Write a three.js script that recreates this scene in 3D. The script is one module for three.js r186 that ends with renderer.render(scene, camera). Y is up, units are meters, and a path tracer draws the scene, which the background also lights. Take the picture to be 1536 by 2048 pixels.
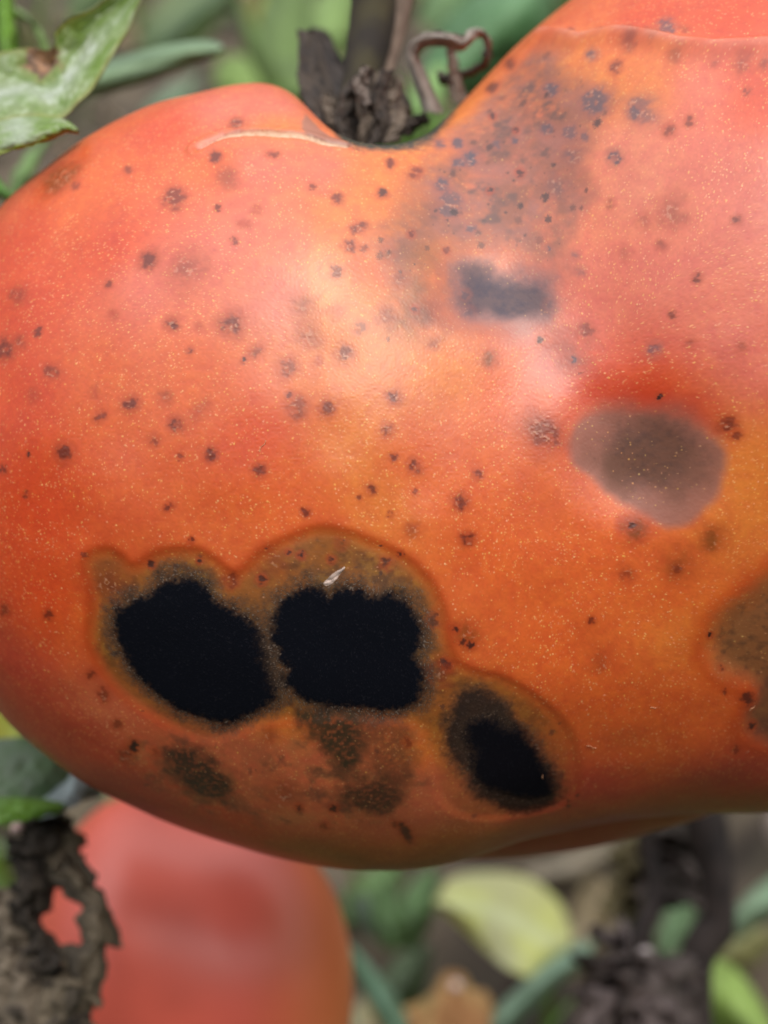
import * as THREE from 'three';
import { mergeGeometries } from 'three/addons/utils/BufferGeometryUtils.js';

// ------------------------------------------------------------------ camera
const U = 58.6e-6;                       // metres per working unit (tomato space is modelled in these units)
const FD = 0.165;                        // distance of the reference plane
const DU = FD / U;                       // the same in units
const PITCH = 40 * Math.PI / 180, cP = Math.cos(PITCH), sP = Math.sin(PITCH);
const EYE = new THREE.Vector3(0, 0.42, 0);
const scene = new THREE.Scene();
const camera = new THREE.PerspectiveCamera(2 * Math.atan(1024 / DU) * 180 / Math.PI, 0.75, 0.01, 60);
camera.position.copy(EYE);
camera.rotation.set(-PITCH, 0, 0);
camera.focus = 0.1605;
camera.userData.fStop = 12;
camera.updateMatrixWorld(true);

// ------------------------------------------------------------------ sky, sun, exposure
const renderer = new THREE.WebGLRenderer({ antialias: true });
renderer.toneMapping = THREE.LinearToneMapping;
renderer.toneMappingExposure = 0.98;
renderer.shadowMap.enabled = true;
const sunDir = new THREE.Vector3(0.16, 0.93, 0.24).normalize();
{
  const w = 256, h = 128, d = new Float32Array(w * h * 4);
  for (let j = 0; j < h; j++) for (let i = 0; i < w; i++) {
    const el = ((j + 0.5) / h - 0.5) * Math.PI, az = ((i + 0.5) / w - 0.5) * 2 * Math.PI;
    const x = Math.cos(el) * Math.cos(az), y = Math.sin(el), z = Math.cos(el) * Math.sin(az);
    const s = Math.max(0, y);
    let L = 0.22 + 1.95 * Math.pow(s, 1.35);                       // overcast: brightest overhead
    const g = Math.max(0, x * sunDir.x + y * sunDir.y + z * sunDir.z);
    L *= 1 + 0.35 * Math.pow(g, 6);                               // thin cloud round the sun
    if (y < 0) L = 0.10;
    const k = (j * w + i) * 4;
    d[k] = L * 0.98; d[k + 1] = L; d[k + 2] = L * 1.04; d[k + 3] = 1;
  }
  const t = new THREE.DataTexture(d, w, h, THREE.RGBAFormat, THREE.FloatType);
  t.mapping = THREE.EquirectangularReflectionMapping;
  t.magFilter = t.minFilter = THREE.LinearFilter; t.needsUpdate = true;
  scene.background = t; scene.environment = t;
}
const sun = new THREE.DirectionalLight(0xfff4e6, 1.4);
sun.position.copy(sunDir).multiplyScalar(2).add(new THREE.Vector3(0, 0.2, -0.2));
sun.target.position.set(0, 0.2, -0.2);
sun.castShadow = true; sun.shadow.radius = 40; sun.shadow.mapSize.set(2048, 2048);
Object.assign(sun.shadow.camera, { left: -1, right: 1, top: 1, bottom: -1, near: 0.1, far: 5 });
scene.add(sun, sun.target);

// ------------------------------------------------------------------ helpers
let seed = 12345;
const rnd = () => { seed = (seed * 1664525 + 1013904223) >>> 0; return seed / 4294967296; };
const rr = (a, b) => a + (b - a) * rnd();
const clamp = (x, a = 0, b = 1) => Math.min(b, Math.max(a, x));
const sstep = (a, b, x) => { const t = clamp((x - a) / (b - a)); return t * t * (3 - 2 * t); };
const mix = (a, b, t) => a + (b - a) * t;
function h3(x, y, z) {
  let h = Math.imul(x, 374761393) + Math.imul(y, 668265263) + Math.imul(z, 1274126177);
  h = Math.imul(h ^ (h >>> 13), 1274126177); h ^= h >>> 16;
  return (h >>> 0) / 4294967296;
}
function noise3(x, y, z) {
  const X = Math.floor(x), Y = Math.floor(y), Z = Math.floor(z);
  let u = x - X, v = y - Y, w = z - Z;
  u = u * u * (3 - 2 * u); v = v * v * (3 - 2 * v); w = w * w * (3 - 2 * w);
  const a = mix(mix(h3(X, Y, Z), h3(X + 1, Y, Z), u), mix(h3(X, Y + 1, Z), h3(X + 1, Y + 1, Z), u), v);
  const b = mix(mix(h3(X, Y, Z + 1), h3(X + 1, Y, Z + 1), u), mix(h3(X, Y + 1, Z + 1), h3(X + 1, Y + 1, Z + 1), u), v);
  return mix(a, b, w) * 2 - 1;
}
function noise2(x, y) {
  const X = Math.floor(x), Y = Math.floor(y);
  let u = x - X, v = y - Y; u = u * u * (3 - 2 * u); v = v * v * (3 - 2 * v);
  return mix(mix(h3(X, Y, 7), h3(X + 1, Y, 7), u), mix(h3(X, Y + 1, 7), h3(X + 1, Y + 1, 7), u), v) * 2 - 1;
}
const fbm2 = (x, y, n = 4) => { let s = 0, a = 0.5; for (let i = 0; i < n; i++) { s += a * noise2(x, y); x = x * 2.03 + 17.1; y = y * 2.03 + 5.3; a *= 0.5; } return s; };
const fbm3 = (x, y, z, n = 4) => { let s = 0, a = 0.5; for (let i = 0; i < n; i++) { s += a * noise3(x, y, z); x = x * 2.03 + 17.1; y = y * 2.03 + 5.3; z = z * 2.03 + 9.7; a *= 0.5; } return s; };
const V = (x, y, z) => new THREE.Vector3(x, y, z);
// view-aligned working axes (units) -> world metres
const W = (x, y, z) => V(EYE.x + x * U, EYE.y + (y * cP + (z - DU) * sP) * U, EYE.z + (-y * sP + (z - DU) * cP) * U);
// a point of the photograph at a given distance (metres) -> world
const at = (px, py, d) => { const dist = d > .28 ? .28 + (d - .28) * 1.9 : d; const s = dist / FD; return W((px - 768) * s, (1024 - py) * s, DU - dist / U); };
const groundAt = (px, py) => { const p = at(px, py, 1).sub(EYE); return EYE.clone().addScaledVector(p, -EYE.y / p.y); };
const lin = (r, g, b) => new THREE.Color().setRGB(r / 255, g / 255, b / 255, THREE.SRGBColorSpace).toArray();
const used = {};
const numbered = (n) => { const k = used[n] = (used[n] ?? -1) + 1; return k ? n + '_' + String(k).padStart(3, '0') : n; };
function thing(name, label, category, pos, group) {
  const o = new THREE.Group(); o.name = numbered(name); o.position.copy(pos);
  o.userData = { label, category }; if (group) o.userData.group = group;
  scene.add(o); return o;
}
function part(name, geo, mat, parent) {           // geo in world coordinates; moved under its parent's origin
  const m = new THREE.Mesh(geo, mat); m.name = name; m.castShadow = m.receiveShadow = true;
  if (parent) { const p = V(0, 0, 0); for (let q = parent; q && q !== scene; q = q.parent) p.add(q.position); geo.translate(-p.x, -p.y, -p.z); parent.add(m); } else scene.add(m);
  return m;
}
function struct(name, geo, mat, kind = 'structure') {
  const m = part(name, geo, mat); m.userData.kind = kind; return m;
}

// ------------------------------------------------------------------ the blighted tomato: form
const k0 = (x, y, z, e) => {
  const a = (x - e[0]) / e[3], b = (y - e[1]) / e[4], c = (z - e[2]) / e[5];
  const n = Math.sqrt(a * a + b * b + c * c), g = Math.sqrt((a / e[3]) ** 2 + (b / e[4]) ** 2 + (c / e[5]) ** 2);
  return n * (n - 1) / Math.max(g, 1e-9);
};
const smin = (a, b, k) => { const h = Math.max(k - Math.abs(a - b), 0) / k; return Math.min(a, b) - h * h * k * 0.25; };
const L1 = [-215, 118, -540, 905, 888, 640];
const R1 = [996, 336, -600, 1010, 1056, 760];
const M1 = [60, -105, -560, 640, 712, 590];
const F1 = [520, -70, -590, 520, 622, 580];
const B1 = [200, -100, -950, 1250, 822, 500];
const CAV = [-25, 1074, -600, 165, 320, 700];
function sdf(x, y, z) {
  let d = smin(k0(x, y, z, L1), k0(x, y, z, R1), 170);
  d = smin(d, k0(x, y, z, M1), 220);
  d = smin(d, k0(x, y, z, F1), 200);
  d = smin(d, k0(x, y, z, B1), 40);
  const m = -k0(x, y, z, CAV), k = 130, h = Math.max(k - Math.abs(d - m), 0) / k;   // the stem cavity, its rim rounded
  return Math.max(d, m) + h * h * k * 0.25;
}
const O = [170, 60, -640];
function hit(dx, dy, dz) {                        // distance from O to the skin along a direction
  let t = 2600;
  for (let i = 0; i < 60; i++) { const d = sdf(O[0] + dx * t, O[1] + dy * t, O[2] + dz * t); t -= d * 0.85; if (Math.abs(d) < 0.05) break; }
  return t;
}
function skinAt(px, py) {                         // the point of the skin under a point of the photograph
  let x = px - 768, y = 1024 - py, z = -DU; const n = Math.hypot(x, y, z); x /= n; y /= n; z /= n;
  let t = DU * 0.8;
  for (let i = 0; i < 120; i++) { const d = sdf(x * t, y * t, DU + z * t); t += d * 0.8; if (d < 0.05 || t > 6000) break; }
  return [x * t, y * t, DU + z * t];
}
const gradient = (p) => { const e = 3, [x, y, z] = p; const g = [sdf(x + e, y, z) - sdf(x - e, y, z), sdf(x, y + e, z) - sdf(x, y - e, z), sdf(x, y, z + e) - sdf(x, y, z - e)]; const n = Math.hypot(...g); return g.map((q) => q / n); };
// square parameters of the skin, pole at its face: r = max(|a|,|b|)
const TH = 112 * Math.PI / 180, RF = 0.92;
const dirOf = (a, b) => { const r = Math.max(Math.abs(a), Math.abs(b)), th = r < RF ? r / RF * TH : TH + (r - RF) / (1 - RF) * (Math.PI - TH), ph = Math.atan2(b, a), s = Math.sin(th); return [s * Math.cos(ph), s * Math.sin(ph), Math.cos(th)]; };
const paramOf = (p) => { const x = p[0] - O[0], y = p[1] - O[1], z = p[2] - O[2], n = Math.hypot(x, y, z), th = Math.acos(z / n), r = th < TH ? th / TH * RF : RF + (th - TH) / (Math.PI - TH) * (1 - RF), m = Math.max(Math.abs(x), Math.abs(y)) || 1; return [x / m * r, y / m * r]; };
const NG = 680, NV = NG + 1;
const base = new Float32Array(NV * NV * 3);
for (let j = 0; j < NV; j++) for (let i = 0; i < NV; i++) {
  const d = dirOf(i / NG * 2 - 1, j / NG * 2 - 1), t = hit(...d), k = (j * NV + i) * 3;
  for (let c = 0; c < 3; c++) base[k + c] = O[c] + d[c] * t;
}

// ------------------------------------------------------------------ the blighted tomato: what grows on its skin
const spline = (pts, n = 6) => {
  const out = [], m = pts.length;
  for (let i = 0; i < m; i++) {
    const [p0, p1, p2, p3] = [pts[(i + m - 1) % m], pts[i], pts[(i + 1) % m], pts[(i + 2) % m]];
    for (let s = 0; s < n; s++) { const t = s / n; out.push([0, 1].map((c) => 0.5 * (2 * p1[c] + (p2[c] - p0[c]) * t + (2 * p0[c] - 5 * p1[c] + 4 * p2[c] - p3[c]) * t * t + (3 * p1[c] - p0[c] - 3 * p2[c] + p3[c]) * t * t * t))); }
  }
  return out;
};
// a patch keeps its outline in the skin's own tangent plane, in units
function patch(pts, pad = 90, closed = true) {
  let cx = 0, cy = 0; for (const p of pts) { cx += p[0] / pts.length; cy += p[1] / pts.length; }
  const c = skinAt(cx, cy), n = gradient(c), ex = V(1, 0, 0).addScaledVector(V(...n), -n[0]).normalize(), ey = V(...n).cross(ex);
  const local = (p) => { const x = p[0] - c[0], y = p[1] - c[1], z = p[2] - c[2]; return [x * ex.x + y * ex.y + z * ex.z, x * ey.x + y * ey.y + z * ey.z]; };
  const on = pts.map((p) => skinAt(...p)).filter((p) => p[2] > -1500), out = closed ? spline(on.map(local), 6) : on.map(local);
  let a0 = 9, a1 = -9, b0 = 9, b1 = -9;
  for (const p of on) { const [a, b] = paramOf(p); a0 = Math.min(a0, a); a1 = Math.max(a1, a); b0 = Math.min(b0, b); b1 = Math.max(b1, b); }
  const q = pad / 380;
  return { c, n, local, out, closed, pad, box: [a0 - q, a1 + q, b0 - q, b1 + q] };
}
function outline(pt, o) {                         // signed distance, negative inside
  let d = 1e9, s = 1; const [x, y] = pt, v = o.out, m = v.length;
  for (let i = 0, j = m - 1; i < m; j = i++) {
    if (!o.closed && i === 0) continue;
    const ex = v[j][0] - v[i][0], ey = v[j][1] - v[i][1], wx = x - v[i][0], wy = y - v[i][1], t = clamp((wx * ex + wy * ey) / (ex * ex + ey * ey || 1)), bx = wx - ex * t, by = wy - ey * t;
    d = Math.min(d, bx * bx + by * by);
    const c1 = y >= v[i][1], c2 = y < v[j][1], c3 = ex * wy > ey * wx;
    if ((c1 && c2 && c3) || (!c1 && !c2 && !c3)) s = -s;
  }
  return (o.closed ? s : 1) * Math.sqrt(d);
}
const mould1 = patch([[345, 1158], [395, 1165], [430, 1200], [500, 1248], [530, 1290], [550, 1360], [545, 1402], [500, 1432], [440, 1447], [370, 1428], [310, 1392], [270, 1350], [240, 1300], [225, 1240], [250, 1205], [300, 1188], [320, 1165]]);
const mould2 = patch([[545, 1230], [560, 1202], [590, 1182], [635, 1176], [655, 1197], [672, 1186], [720, 1181], [745, 1194], [790, 1191], [825, 1225], [840, 1270], [835, 1310], [845, 1350], [840, 1400], [808, 1420], [760, 1425], [700, 1415], [640, 1410], [600, 1395], [570, 1360], [580, 1338], [555, 1320], [562, 1303], [546, 1285]]);
const mould3 = patch([[935, 1450], [975, 1435], [1010, 1455], [1055, 1470], [1090, 1530], [1108, 1585], [1070, 1600], [1010, 1592], [958, 1570], [945, 1545], [945, 1515], [932, 1485]]);
const fuzz3 = patch([[920, 1382], [985, 1380], [1025, 1420], [1065, 1480], [1120, 1560], [1118, 1605], [1035, 1628], [960, 1605], [925, 1560], [888, 1500], [884, 1435]]);
const halo = patch([[165, 1115], [212, 1092], [248, 1108], [268, 1124], [310, 1100], [380, 1092], [430, 1112], [470, 1140], [520, 1097], [590, 1062], [650, 1050], [720, 1067], [800, 1102], [860, 1152], [890, 1212], [902, 1280], [930, 1325], [1010, 1350], [1080, 1390], [1135, 1445], [1162, 1510], [1155, 1590], [1090, 1625], [960, 1640], [880, 1610], [850, 1520], [800, 1455], [560, 1450], [420, 1490], [300, 1440], [215, 1370], [170, 1290], [175, 1200]], 110);
const dent1 = patch([[1165, 775], [1240, 760], [1320, 775], [1400, 795], [1450, 840], [1468, 905], [1440, 985], [1400, 1035], [1340, 1056], [1285, 1032], [1220, 985], [1160, 935], [1132, 885], [1130, 825]], 120);
const grey1 = patch([[1150, 840], [1200, 800], [1290, 786], [1385, 800], [1446, 850], [1464, 915], [1446, 990], [1404, 1038], [1340, 1058], [1283, 1034], [1216, 986], [1156, 938], [1130, 890]], 130);
const dent2 = patch([[890, 560], [930, 520], [1010, 530], [1095, 545], [1125, 600], [1100, 660], [1050, 682], [980, 676], [900, 662], [870, 620]], 110);
const grey2 = patch([[915, 524], [960, 522], [1030, 540], [1095, 544], [1122, 600], [1112, 660], [1040, 668], [980, 664], [926, 662], [902, 596]], 100);
const brown1 = patch([[1560, 1140], [1500, 1170], [1440, 1220], [1405, 1290], [1422, 1345], [1470, 1375], [1500, 1395], [1478, 1440], [1490, 1480], [1560, 1500], [1620, 1400], [1640, 1250]], 110);
const mauve = patch([[785, 430], [840, 350], [900, 285], [960, 220], [1020, 150], [1075, 95], [1140, 100], [1175, 150], [1225, 190], [1210, 260], [1165, 330], [1190, 400], [1150, 470], [1110, 540], [1000, 500], [930, 520], [870, 500], [800, 560], [755, 520]], 130);
const smudge = patch([[745, 640], [770, 540], [790, 470], [850, 450], [905, 520], [915, 600], [905, 670], [850, 700], [770, 690]], 110);
const smudge2 = patch([[1080, 670], [1150, 640], [1200, 680], [1190, 750], [1120, 770], [1060, 730]], 90);
const blot1 = patch([[325, 1505], [380, 1490], [435, 1518], [475, 1560], [462, 1600], [405, 1604], [360, 1574]], 70);
const blot2 = patch([[585, 1425], [660, 1412], [745, 1430], [740, 1480], [712, 1545], [670, 1545], [630, 1490]], 80);
const blot3 = patch([[680, 1575], [740, 1545], [815, 1552], [808, 1605], [760, 1636], [695, 1618]], 70);
const stain = patch([[250, 1480], [420, 1450], [560, 1450], [760, 1440], [850, 1470], [860, 1560], [800, 1640], [640, 1660], [480, 1640], [330, 1600]], 90);
const blot4 = patch([[740, 1450], [830, 1450], [830, 1540], [790, 1570], [740, 1540]], 70);
const crack = patch([[398, 299], [420, 288], [450, 276], [480, 270], [520, 267], [560, 269], [600, 271], [622, 276], [650, 286], [690, 292]], 40, false);
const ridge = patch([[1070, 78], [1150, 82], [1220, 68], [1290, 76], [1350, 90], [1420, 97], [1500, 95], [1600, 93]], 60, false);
const scarTan = patch([[606, 264], [602, 244], [612, 228], [630, 246], [655, 268], [690, 284], [706, 296], [660, 288], [625, 277]], 50);

// spots: x, y, radius, strength, kind (0 red-brown, 1 slate blue, 2 faint rust, 3 olive, 4 near black), stretch, turn
const SPOTS = [
  [475, 250, 14, .8, 0], [433, 317, 12, .9, 0], [255, 338, 8, .6, 0], [350, 398, 22, .75, 0], [455, 358, 24, .45, 0], [438, 418, 6, .8, 0], [545, 307, 10, .7, 0, 2], [490, 450, 9, .5, 2, 2.4], [150, 372, 8, .6, 0], [675, 395, 11, .8, 0], [625, 372, 6, .7, 0], [717, 455, 14, .85, 0, 1.6, .3], [700, 493, 13, .8, 0], [728, 498, 7, .6, 0], [470, 483, 7, .7, 0], [515, 422, 9, .5, 2], [120, 355, 34, .6, 3, 2.2, .6], [300, 522, 18, .9, 0], [375, 540, 36, .5, 0], [217, 570, 7, .7, 0], [228, 630, 9, .5, 2],
  [343, 647, 13, .95, 0], [463, 650, 23, .85, 0], [400, 653, 8, .4, 2], [35, 590, 18, .45, 0], [78, 665, 8, .8, 0, 1.5, 1], [40, 685, 14, .5, 0], [5, 700, 22, .8, 0], [105, 745, 16, .6, 0], [380, 702, 6, .8, 0, 1.8, .3], [487, 720, 5, .9, 4, 2, 1.1], [510, 703, 12, .6, 0, 2, .5], [605, 615, 22, .5, 0], [615, 670, 26, .55, 0], [575, 735, 18, .6, 0], [637, 722, 8, .5, 2], [690, 708, 18, .75, 0], [675, 545, 12, .7, 0], [676, 625, 16, .4, 2], [722, 657, 12, .6, 0],
  [260, 808, 15, .9, 0], [330, 795, 13, .5, 0], [200, 835, 10, .75, 0, 1.5, .3], [352, 850, 14, .9, 0], [307, 880, 11, .6, 0], [130, 907, 17, .9, 0], [423, 910, 12, .9, 0], [360, 913, 6, .6, 0], [58, 910, 4, .9, 4, 2, 1.5], [8, 940, 8, .8, 0], [520, 940, 12, .85, 0], [50, 990, 6, .6, 0], [338, 1015, 9, .85, 0, 2, .4], [578, 790, 6, .9, 0], [595, 815, 22, .6, 0], [655, 818, 15, .8, 0], [742, 980, 9, .85, 0], [718, 995, 4, .7, 0], [190, 783, 9, .5, 2, 1.8, 1.4], [68, 790, 12, .5, 2, 1.5, 1.3], [400, 818, 16, .5, 2, 2.2, .9],
  [790, 797, 13, .9, 0, 1.4, -.5], [776, 860, 12, .7, 0], [788, 915, 7, .8, 0], [830, 935, 13, .85, 0, 1.5, -1], [830, 985, 5, .6, 0], [955, 950, 9, .75, 0], [920, 1005, 15, .85, 0], [1395, 556, 9, .8, 0, 1.4], [1345, 630, 6, .7, 0], [1308, 700, 14, .6, 1], [1148, 720, 8, .8, 1], [980, 718, 17, .65, 3], [1090, 870, 36, .75, 0], [1065, 850, 30, .3, 3], [1455, 850, 17, .8, 0], [1475, 872, 9, .7, 0], [1325, 790, 5, 1, 4], [1170, 662, 16, .6, 0], [1080, 680, 7, .8, 4], [1098, 610, 10, .5, 1],
  [935, 1078, 14, .9, 0], [1272, 1057, 24, .85, 3], [1268, 1050, 10, .8, 4], [780, 1030, 5, .7, 0], [825, 1060, 17, .45, 0], [1425, 1077, 27, .65, 3], [1360, 1135, 32, .5, 3], [1355, 1137, 10, .6, 0], [1255, 1147, 15, .55, 0], [1185, 1242, 8, .8, 0], [1200, 1320, 26, .3, 0], [930, 1270, 26, .6, 3], [910, 1255, 8, .9, 4], [940, 1290, 8, .9, 4], [925, 1285, 6, .8, 4], [1425, 1275, 6, 1, 4], [610, 1025, 9, .85, 0], [1450, 1340, 5, .6, 4], [1451, 1385, 5, .7, 0], [1500, 1400, 16, .8, 4], [1510, 1455, 9, .9, 4], [1470, 1497, 8, .6, 0],
  [383, 1080, 5, .9, 0], [95, 1230, 9, .8, 0], [10, 1220, 12, .6, 0], [265, 1493, 12, 1, 4], [250, 1510, 14, .6, 0], [205, 1390, 14, .6, 0, 1.9, 1.9], [235, 1450, 10, .6, 0], [180, 1350, 9, .7, 0], [310, 1505, 9, .5, 0], [540, 1470, 16, .35, 0], [460, 1160, 15, .7, 0], [520, 1160, 9, .9, 4], [600, 1112, 7, .95, 4], [575, 1105, 5, .9, 4], [680, 1088, 10, .6, 3], [770, 1128, 11, .8, 4], [800, 1110, 6, .8, 4], [395, 1122, 5, .9, 4], [298, 1130, 7, .9, 4], [210, 1165, 40, .4, 0], [545, 1118, 30, .35, 0], [660, 1120, 7, .8, 4], [865, 1240, 14, .6, 4], [895, 1330, 11, .9, 4], [880, 1345, 26, .5, 0], [600, 1612, 8, .8, 4], [668, 1615, 8, .9, 4], [650, 1650, 8, .6, 0], [790, 1650, 9, .7, 0], [565, 1590, 30, .3, 0], [815, 1485, 9, .6, 0], [1430, 1620, 10, .3, 0], [812, 1668, 15, .85, 4, 2.4, -1.1], [1135, 1610, 7, .8, 4, 2, 1.4],
  [940, 318, 18, .95, 1], [918, 326, 12, .8, 1, 1.6, .2], [885, 370, 15, .85, 1], [900, 410, 26, .7, 1], [942, 455, 11, .7, 1], [1102, 178, 15, .8, 1], [1190, 200, 27, .8, 1], [1285, 220, 32, .6, 1], [1272, 222, 13, .7, 1], [1230, 310, 14, .85, 1, 1.3, -.8], [1185, 107, 12, .7, 1], [1232, 132, 14, .75, 0], [1335, 52, 17, .7, 1], [1300, 70, 20, .45, 0], [1370, 55, 10, .4, 0], [1340, 257, 13, .7, 0], [1380, 241, 10, .7, 0], [1095, 258, 14, .75, 1], [1140, 262, 16, .6, 1], [1170, 272, 10, .6, 1], [1145, 310, 20, .5, 1], [1020, 130, 11, .75, 0], [985, 175, 12, .7, 4, 1.5, .6], [1475, 440, 9, .8, 0], [1323, 490, 10, .5, 0], [1250, 505, 14, .3, 0], [1345, 418, 34, .45, 0], [1290, 440, 14, .35, 0], [1115, 372, 28, .45, 1], [780, 325, 10, .85, 0], [832, 345, 12, .7, 0, 1.6, .6], [765, 385, 10, .85, 4], [880, 290, 10, .8, 1], [915, 288, 11, .85, 1], [992, 290, 10, .6, 1], [1030, 280, 8, .8, 1], [1040, 345, 8, .8, 4], [985, 235, 6, .8, 4], [1032, 260, 5, .9, 4], [980, 382, 6, .9, 4], [1350, 112, 16, .4, 0], [1485, 127, 18, .5, 0], [1528, 130, 12, .55, 0], [1430, 125, 10, .35, 0], [1140, 65, 8, .7, 4], [1195, 62, 8, .6, 0], [1255, 68, 18, .45, 0], [1255, 90, 16, .5, 0], [1495, 180, 7, .6, 0], [1160, 545, 9, .5, 1], [1150, 512, 8, .5, 1], [1097, 500, 5, .7, 1], [1223, 405, 9, .4, 0], [1480, 695, 10, .4, 0], [1380, 685, 9, .4, 0], [822, 468, 7, .8, 0], [893, 500, 7, .7, 0], [800, 560, 16, .5, 0], [775, 510, 14, .45, 3], [830, 618, 7, .9, 4], [850, 635, 24, .45, 4], [770, 635, 18, .5, 0], [868, 690, 14, .5, 0], [930, 585, 10, .6, 1], [935, 625, 14, .5, 1],
];
const KIND = [[.125, .017, .008], [.070, .055, .072], [.40, .035, .012], [.115, .045, .008], [.022, .010, .010]];

// skin colour, sky sheen painted into its pinks: x, y, palette
const PAL = { O: [.66, .110, .021], R: [.60, .060, .013], P: [.65, .140, .085], Y: [.66, .170, .028], C: [.72, .30, .11], K: [.67, .19, .105], D: [.48, .050, .024], G: [.36, .095, .02], T: [.54, .120, .050] };
const BASE = ('60,480,R 150,420,O 230,330,O 330,260,R 450,220,P 560,215,P 560,250,Y 420,330,O 520,340,P 650,340,P 720,340,Y 830,300,Y 900,240,Y 760,400,Y 820,480,Y 650,440,Y 645,520,C 640,590,C 590,480,P 720,540,O 585,560,P 710,620,Y 690,700,Y 560,600,P 450,500,P 300,560,P 220,500,R 60,600,R 60,800,R 200,750,O 400,750,O 520,880,R 600,950,O 700,900,Y 740,1010,Y 640,1030,O 850,900,O 950,950,O 1000,1100,O 900,740,Y 780,800,Y 1000,800,O 1100,720,P 1200,600,P 1350,550,P 1480,400,P 1300,350,K 1250,280,K 1150,130,Y 1230,170,Y 1280,190,Y 1120,50,O 1300,30,R 1450,40,R 1500,200,R 1400,180,P 1400,300,P 1500,700,P 1500,1000,Y 1480,930,Y 1200,1100,O 1350,1200,O 1370,1250,Y 1200,1400,O 1100,1300,O 1300,1500,O 1450,1560,D 1200,1580,D 1330,1420,O 60,1000,R 100,1200,R 50,1350,D 170,1460,D 300,1620,D 420,1660,D 500,1660,R 550,1500,T 560,1440,Y 850,1500,Y 850,1580,T 800,1640,T 760,1560,T 700,1715,G 880,1690,G 1100,1698,D 1250,1650,D 1400,1612,D 560,1700,G 820,350,Y 1000,300,P 1300,780,R 1180,740,R 640,1530,T 560,1620,T 480,1510,T 200,1420,T 170,1240,O').split(' ').map((s) => { const [x, y, c] = s.split(','); const p = skinAt(+x, +y); return [...p, ...PAL[c]]; });
const NC = 200, coarse = new Float32Array((NC + 1) ** 2 * 3);
for (let j = 0; j <= NC; j++) for (let i = 0; i <= NC; i++) {
  const bi = Math.round(i / NC * NG), bj = Math.round(j / NC * NG), k = (bj * NV + bi) * 3, x = base[k], y = base[k + 1], z = base[k + 2];
  const wx = x + 30 * fbm3(x / 90, y / 90, z / 90, 3), wy = y + 30 * fbm3(x / 90 + 50, y / 90, z / 90, 3);
  let s = 1e-9, r = 0, g = 0, b = 0;
  for (const p of BASE) { const d = (p[0] - wx) ** 2 + (p[1] - wy) ** 2 + (p[2] - z) ** 2, w = 1 / (d + 2200) ** 1.6; s += w; r += w * p[3]; g += w * p[4]; b += w * p[5]; }
  const q = (j * (NC + 1) + i) * 3; coarse[q] = r / s; coarse[q + 1] = g / s; coarse[q + 2] = b / s;
}
const N = 2048, col = new Float32Array(N * N * 3), ro = new Float32Array(N * N), bu = new Float32Array(N * N);
const sample = (arr, w, c3, a, b, out) => {       // bilinear on a (w+1)^2 grid, a and b in 0..1
  const x = clamp(a) * w, y = clamp(b) * w, i = Math.min(w - 1, x | 0), j = Math.min(w - 1, y | 0), u = x - i, v = y - j, k = (j * (w + 1) + i) * c3, kk = k + (w + 1) * c3;
  for (let c = 0; c < c3; c++) out[c] = (arr[k + c] * (1 - u) + arr[k + c3 + c] * u) * (1 - v) + (arr[kk + c] * (1 - u) + arr[kk + c3 + c] * u) * v;
  return out;
};
const P = [0, 0, 0], C = [0, 0, 0];
for (let j = 0; j < N; j++) for (let i = 0; i < N; i++) {
  const a = (i + .5) / N, b = (j + .5) / N, q = j * N + i;
  sample(coarse, NC, 3, a, b, C);
  const r = Math.max(Math.abs(a - .5), Math.abs(b - .5)) * 2;
  let m = 1, e = 0;
  if (r < RF) {
    sample(base, NG, 3, a, b, P);
    const [x, y, z] = P;
    const n1 = noise3(x / 14, y / 14, z / 14), n2 = noise3(x / 4.2, y / 4.2, z / 4.2), n0 = noise3(x / 55, y / 55, z / 55);
    m = 1 + .05 * n0 + .05 * n1 + .07 * n2; e = .05 * n1 + .02 * n0;
    bu[q] = .5 * n2 + .35 * n1;
    const cd = k0(x, y, z, CAV);                                   // dark green corky rim of the stem cavity
    const t = 1 - sstep(46, 92, cd + 8 * n1 + 12 * n0 + 60 * sstep(-70, -150, x) + 30 * sstep(90, 240, x));
    if (t > 0) { C[0] = mix(C[0], .035, t); C[1] = mix(C[1], .042, t); C[2] = mix(C[2], .028, t); }
  }
  col[q * 3] = C[0] * m; col[q * 3 + 1] = C[1] * m * (1 + e * 2); col[q * 3 + 2] = C[2] * m;
  ro[q] = .36;
}
const over = (q, c, t) => { for (let i = 0; i < 3; i++) col[q * 3 + i] += (c[i] - col[q * 3 + i]) * t; };
function each(box, f) {
  const i0 = Math.max(0, Math.floor((box[0] + 1) / 2 * N)), i1 = Math.min(N - 1, Math.ceil((box[1] + 1) / 2 * N)), j0 = Math.max(0, Math.floor((box[2] + 1) / 2 * N)), j1 = Math.min(N - 1, Math.ceil((box[3] + 1) / 2 * N));
  const p = [0, 0, 0];
  for (let j = j0; j <= j1; j++) for (let i = i0; i <= i1; i++) { sample(base, NG, 3, (i + .5) / N, (j + .5) / N, p); f(j * N + i, p); }
}
const lay = (o, f) => each(o.box, (q, p) => { const l = o.local(p); let far = o.pad + 1; const d = outline(l, o); if (d < far) f(q, d, l[0], l[1], p); });
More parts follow.
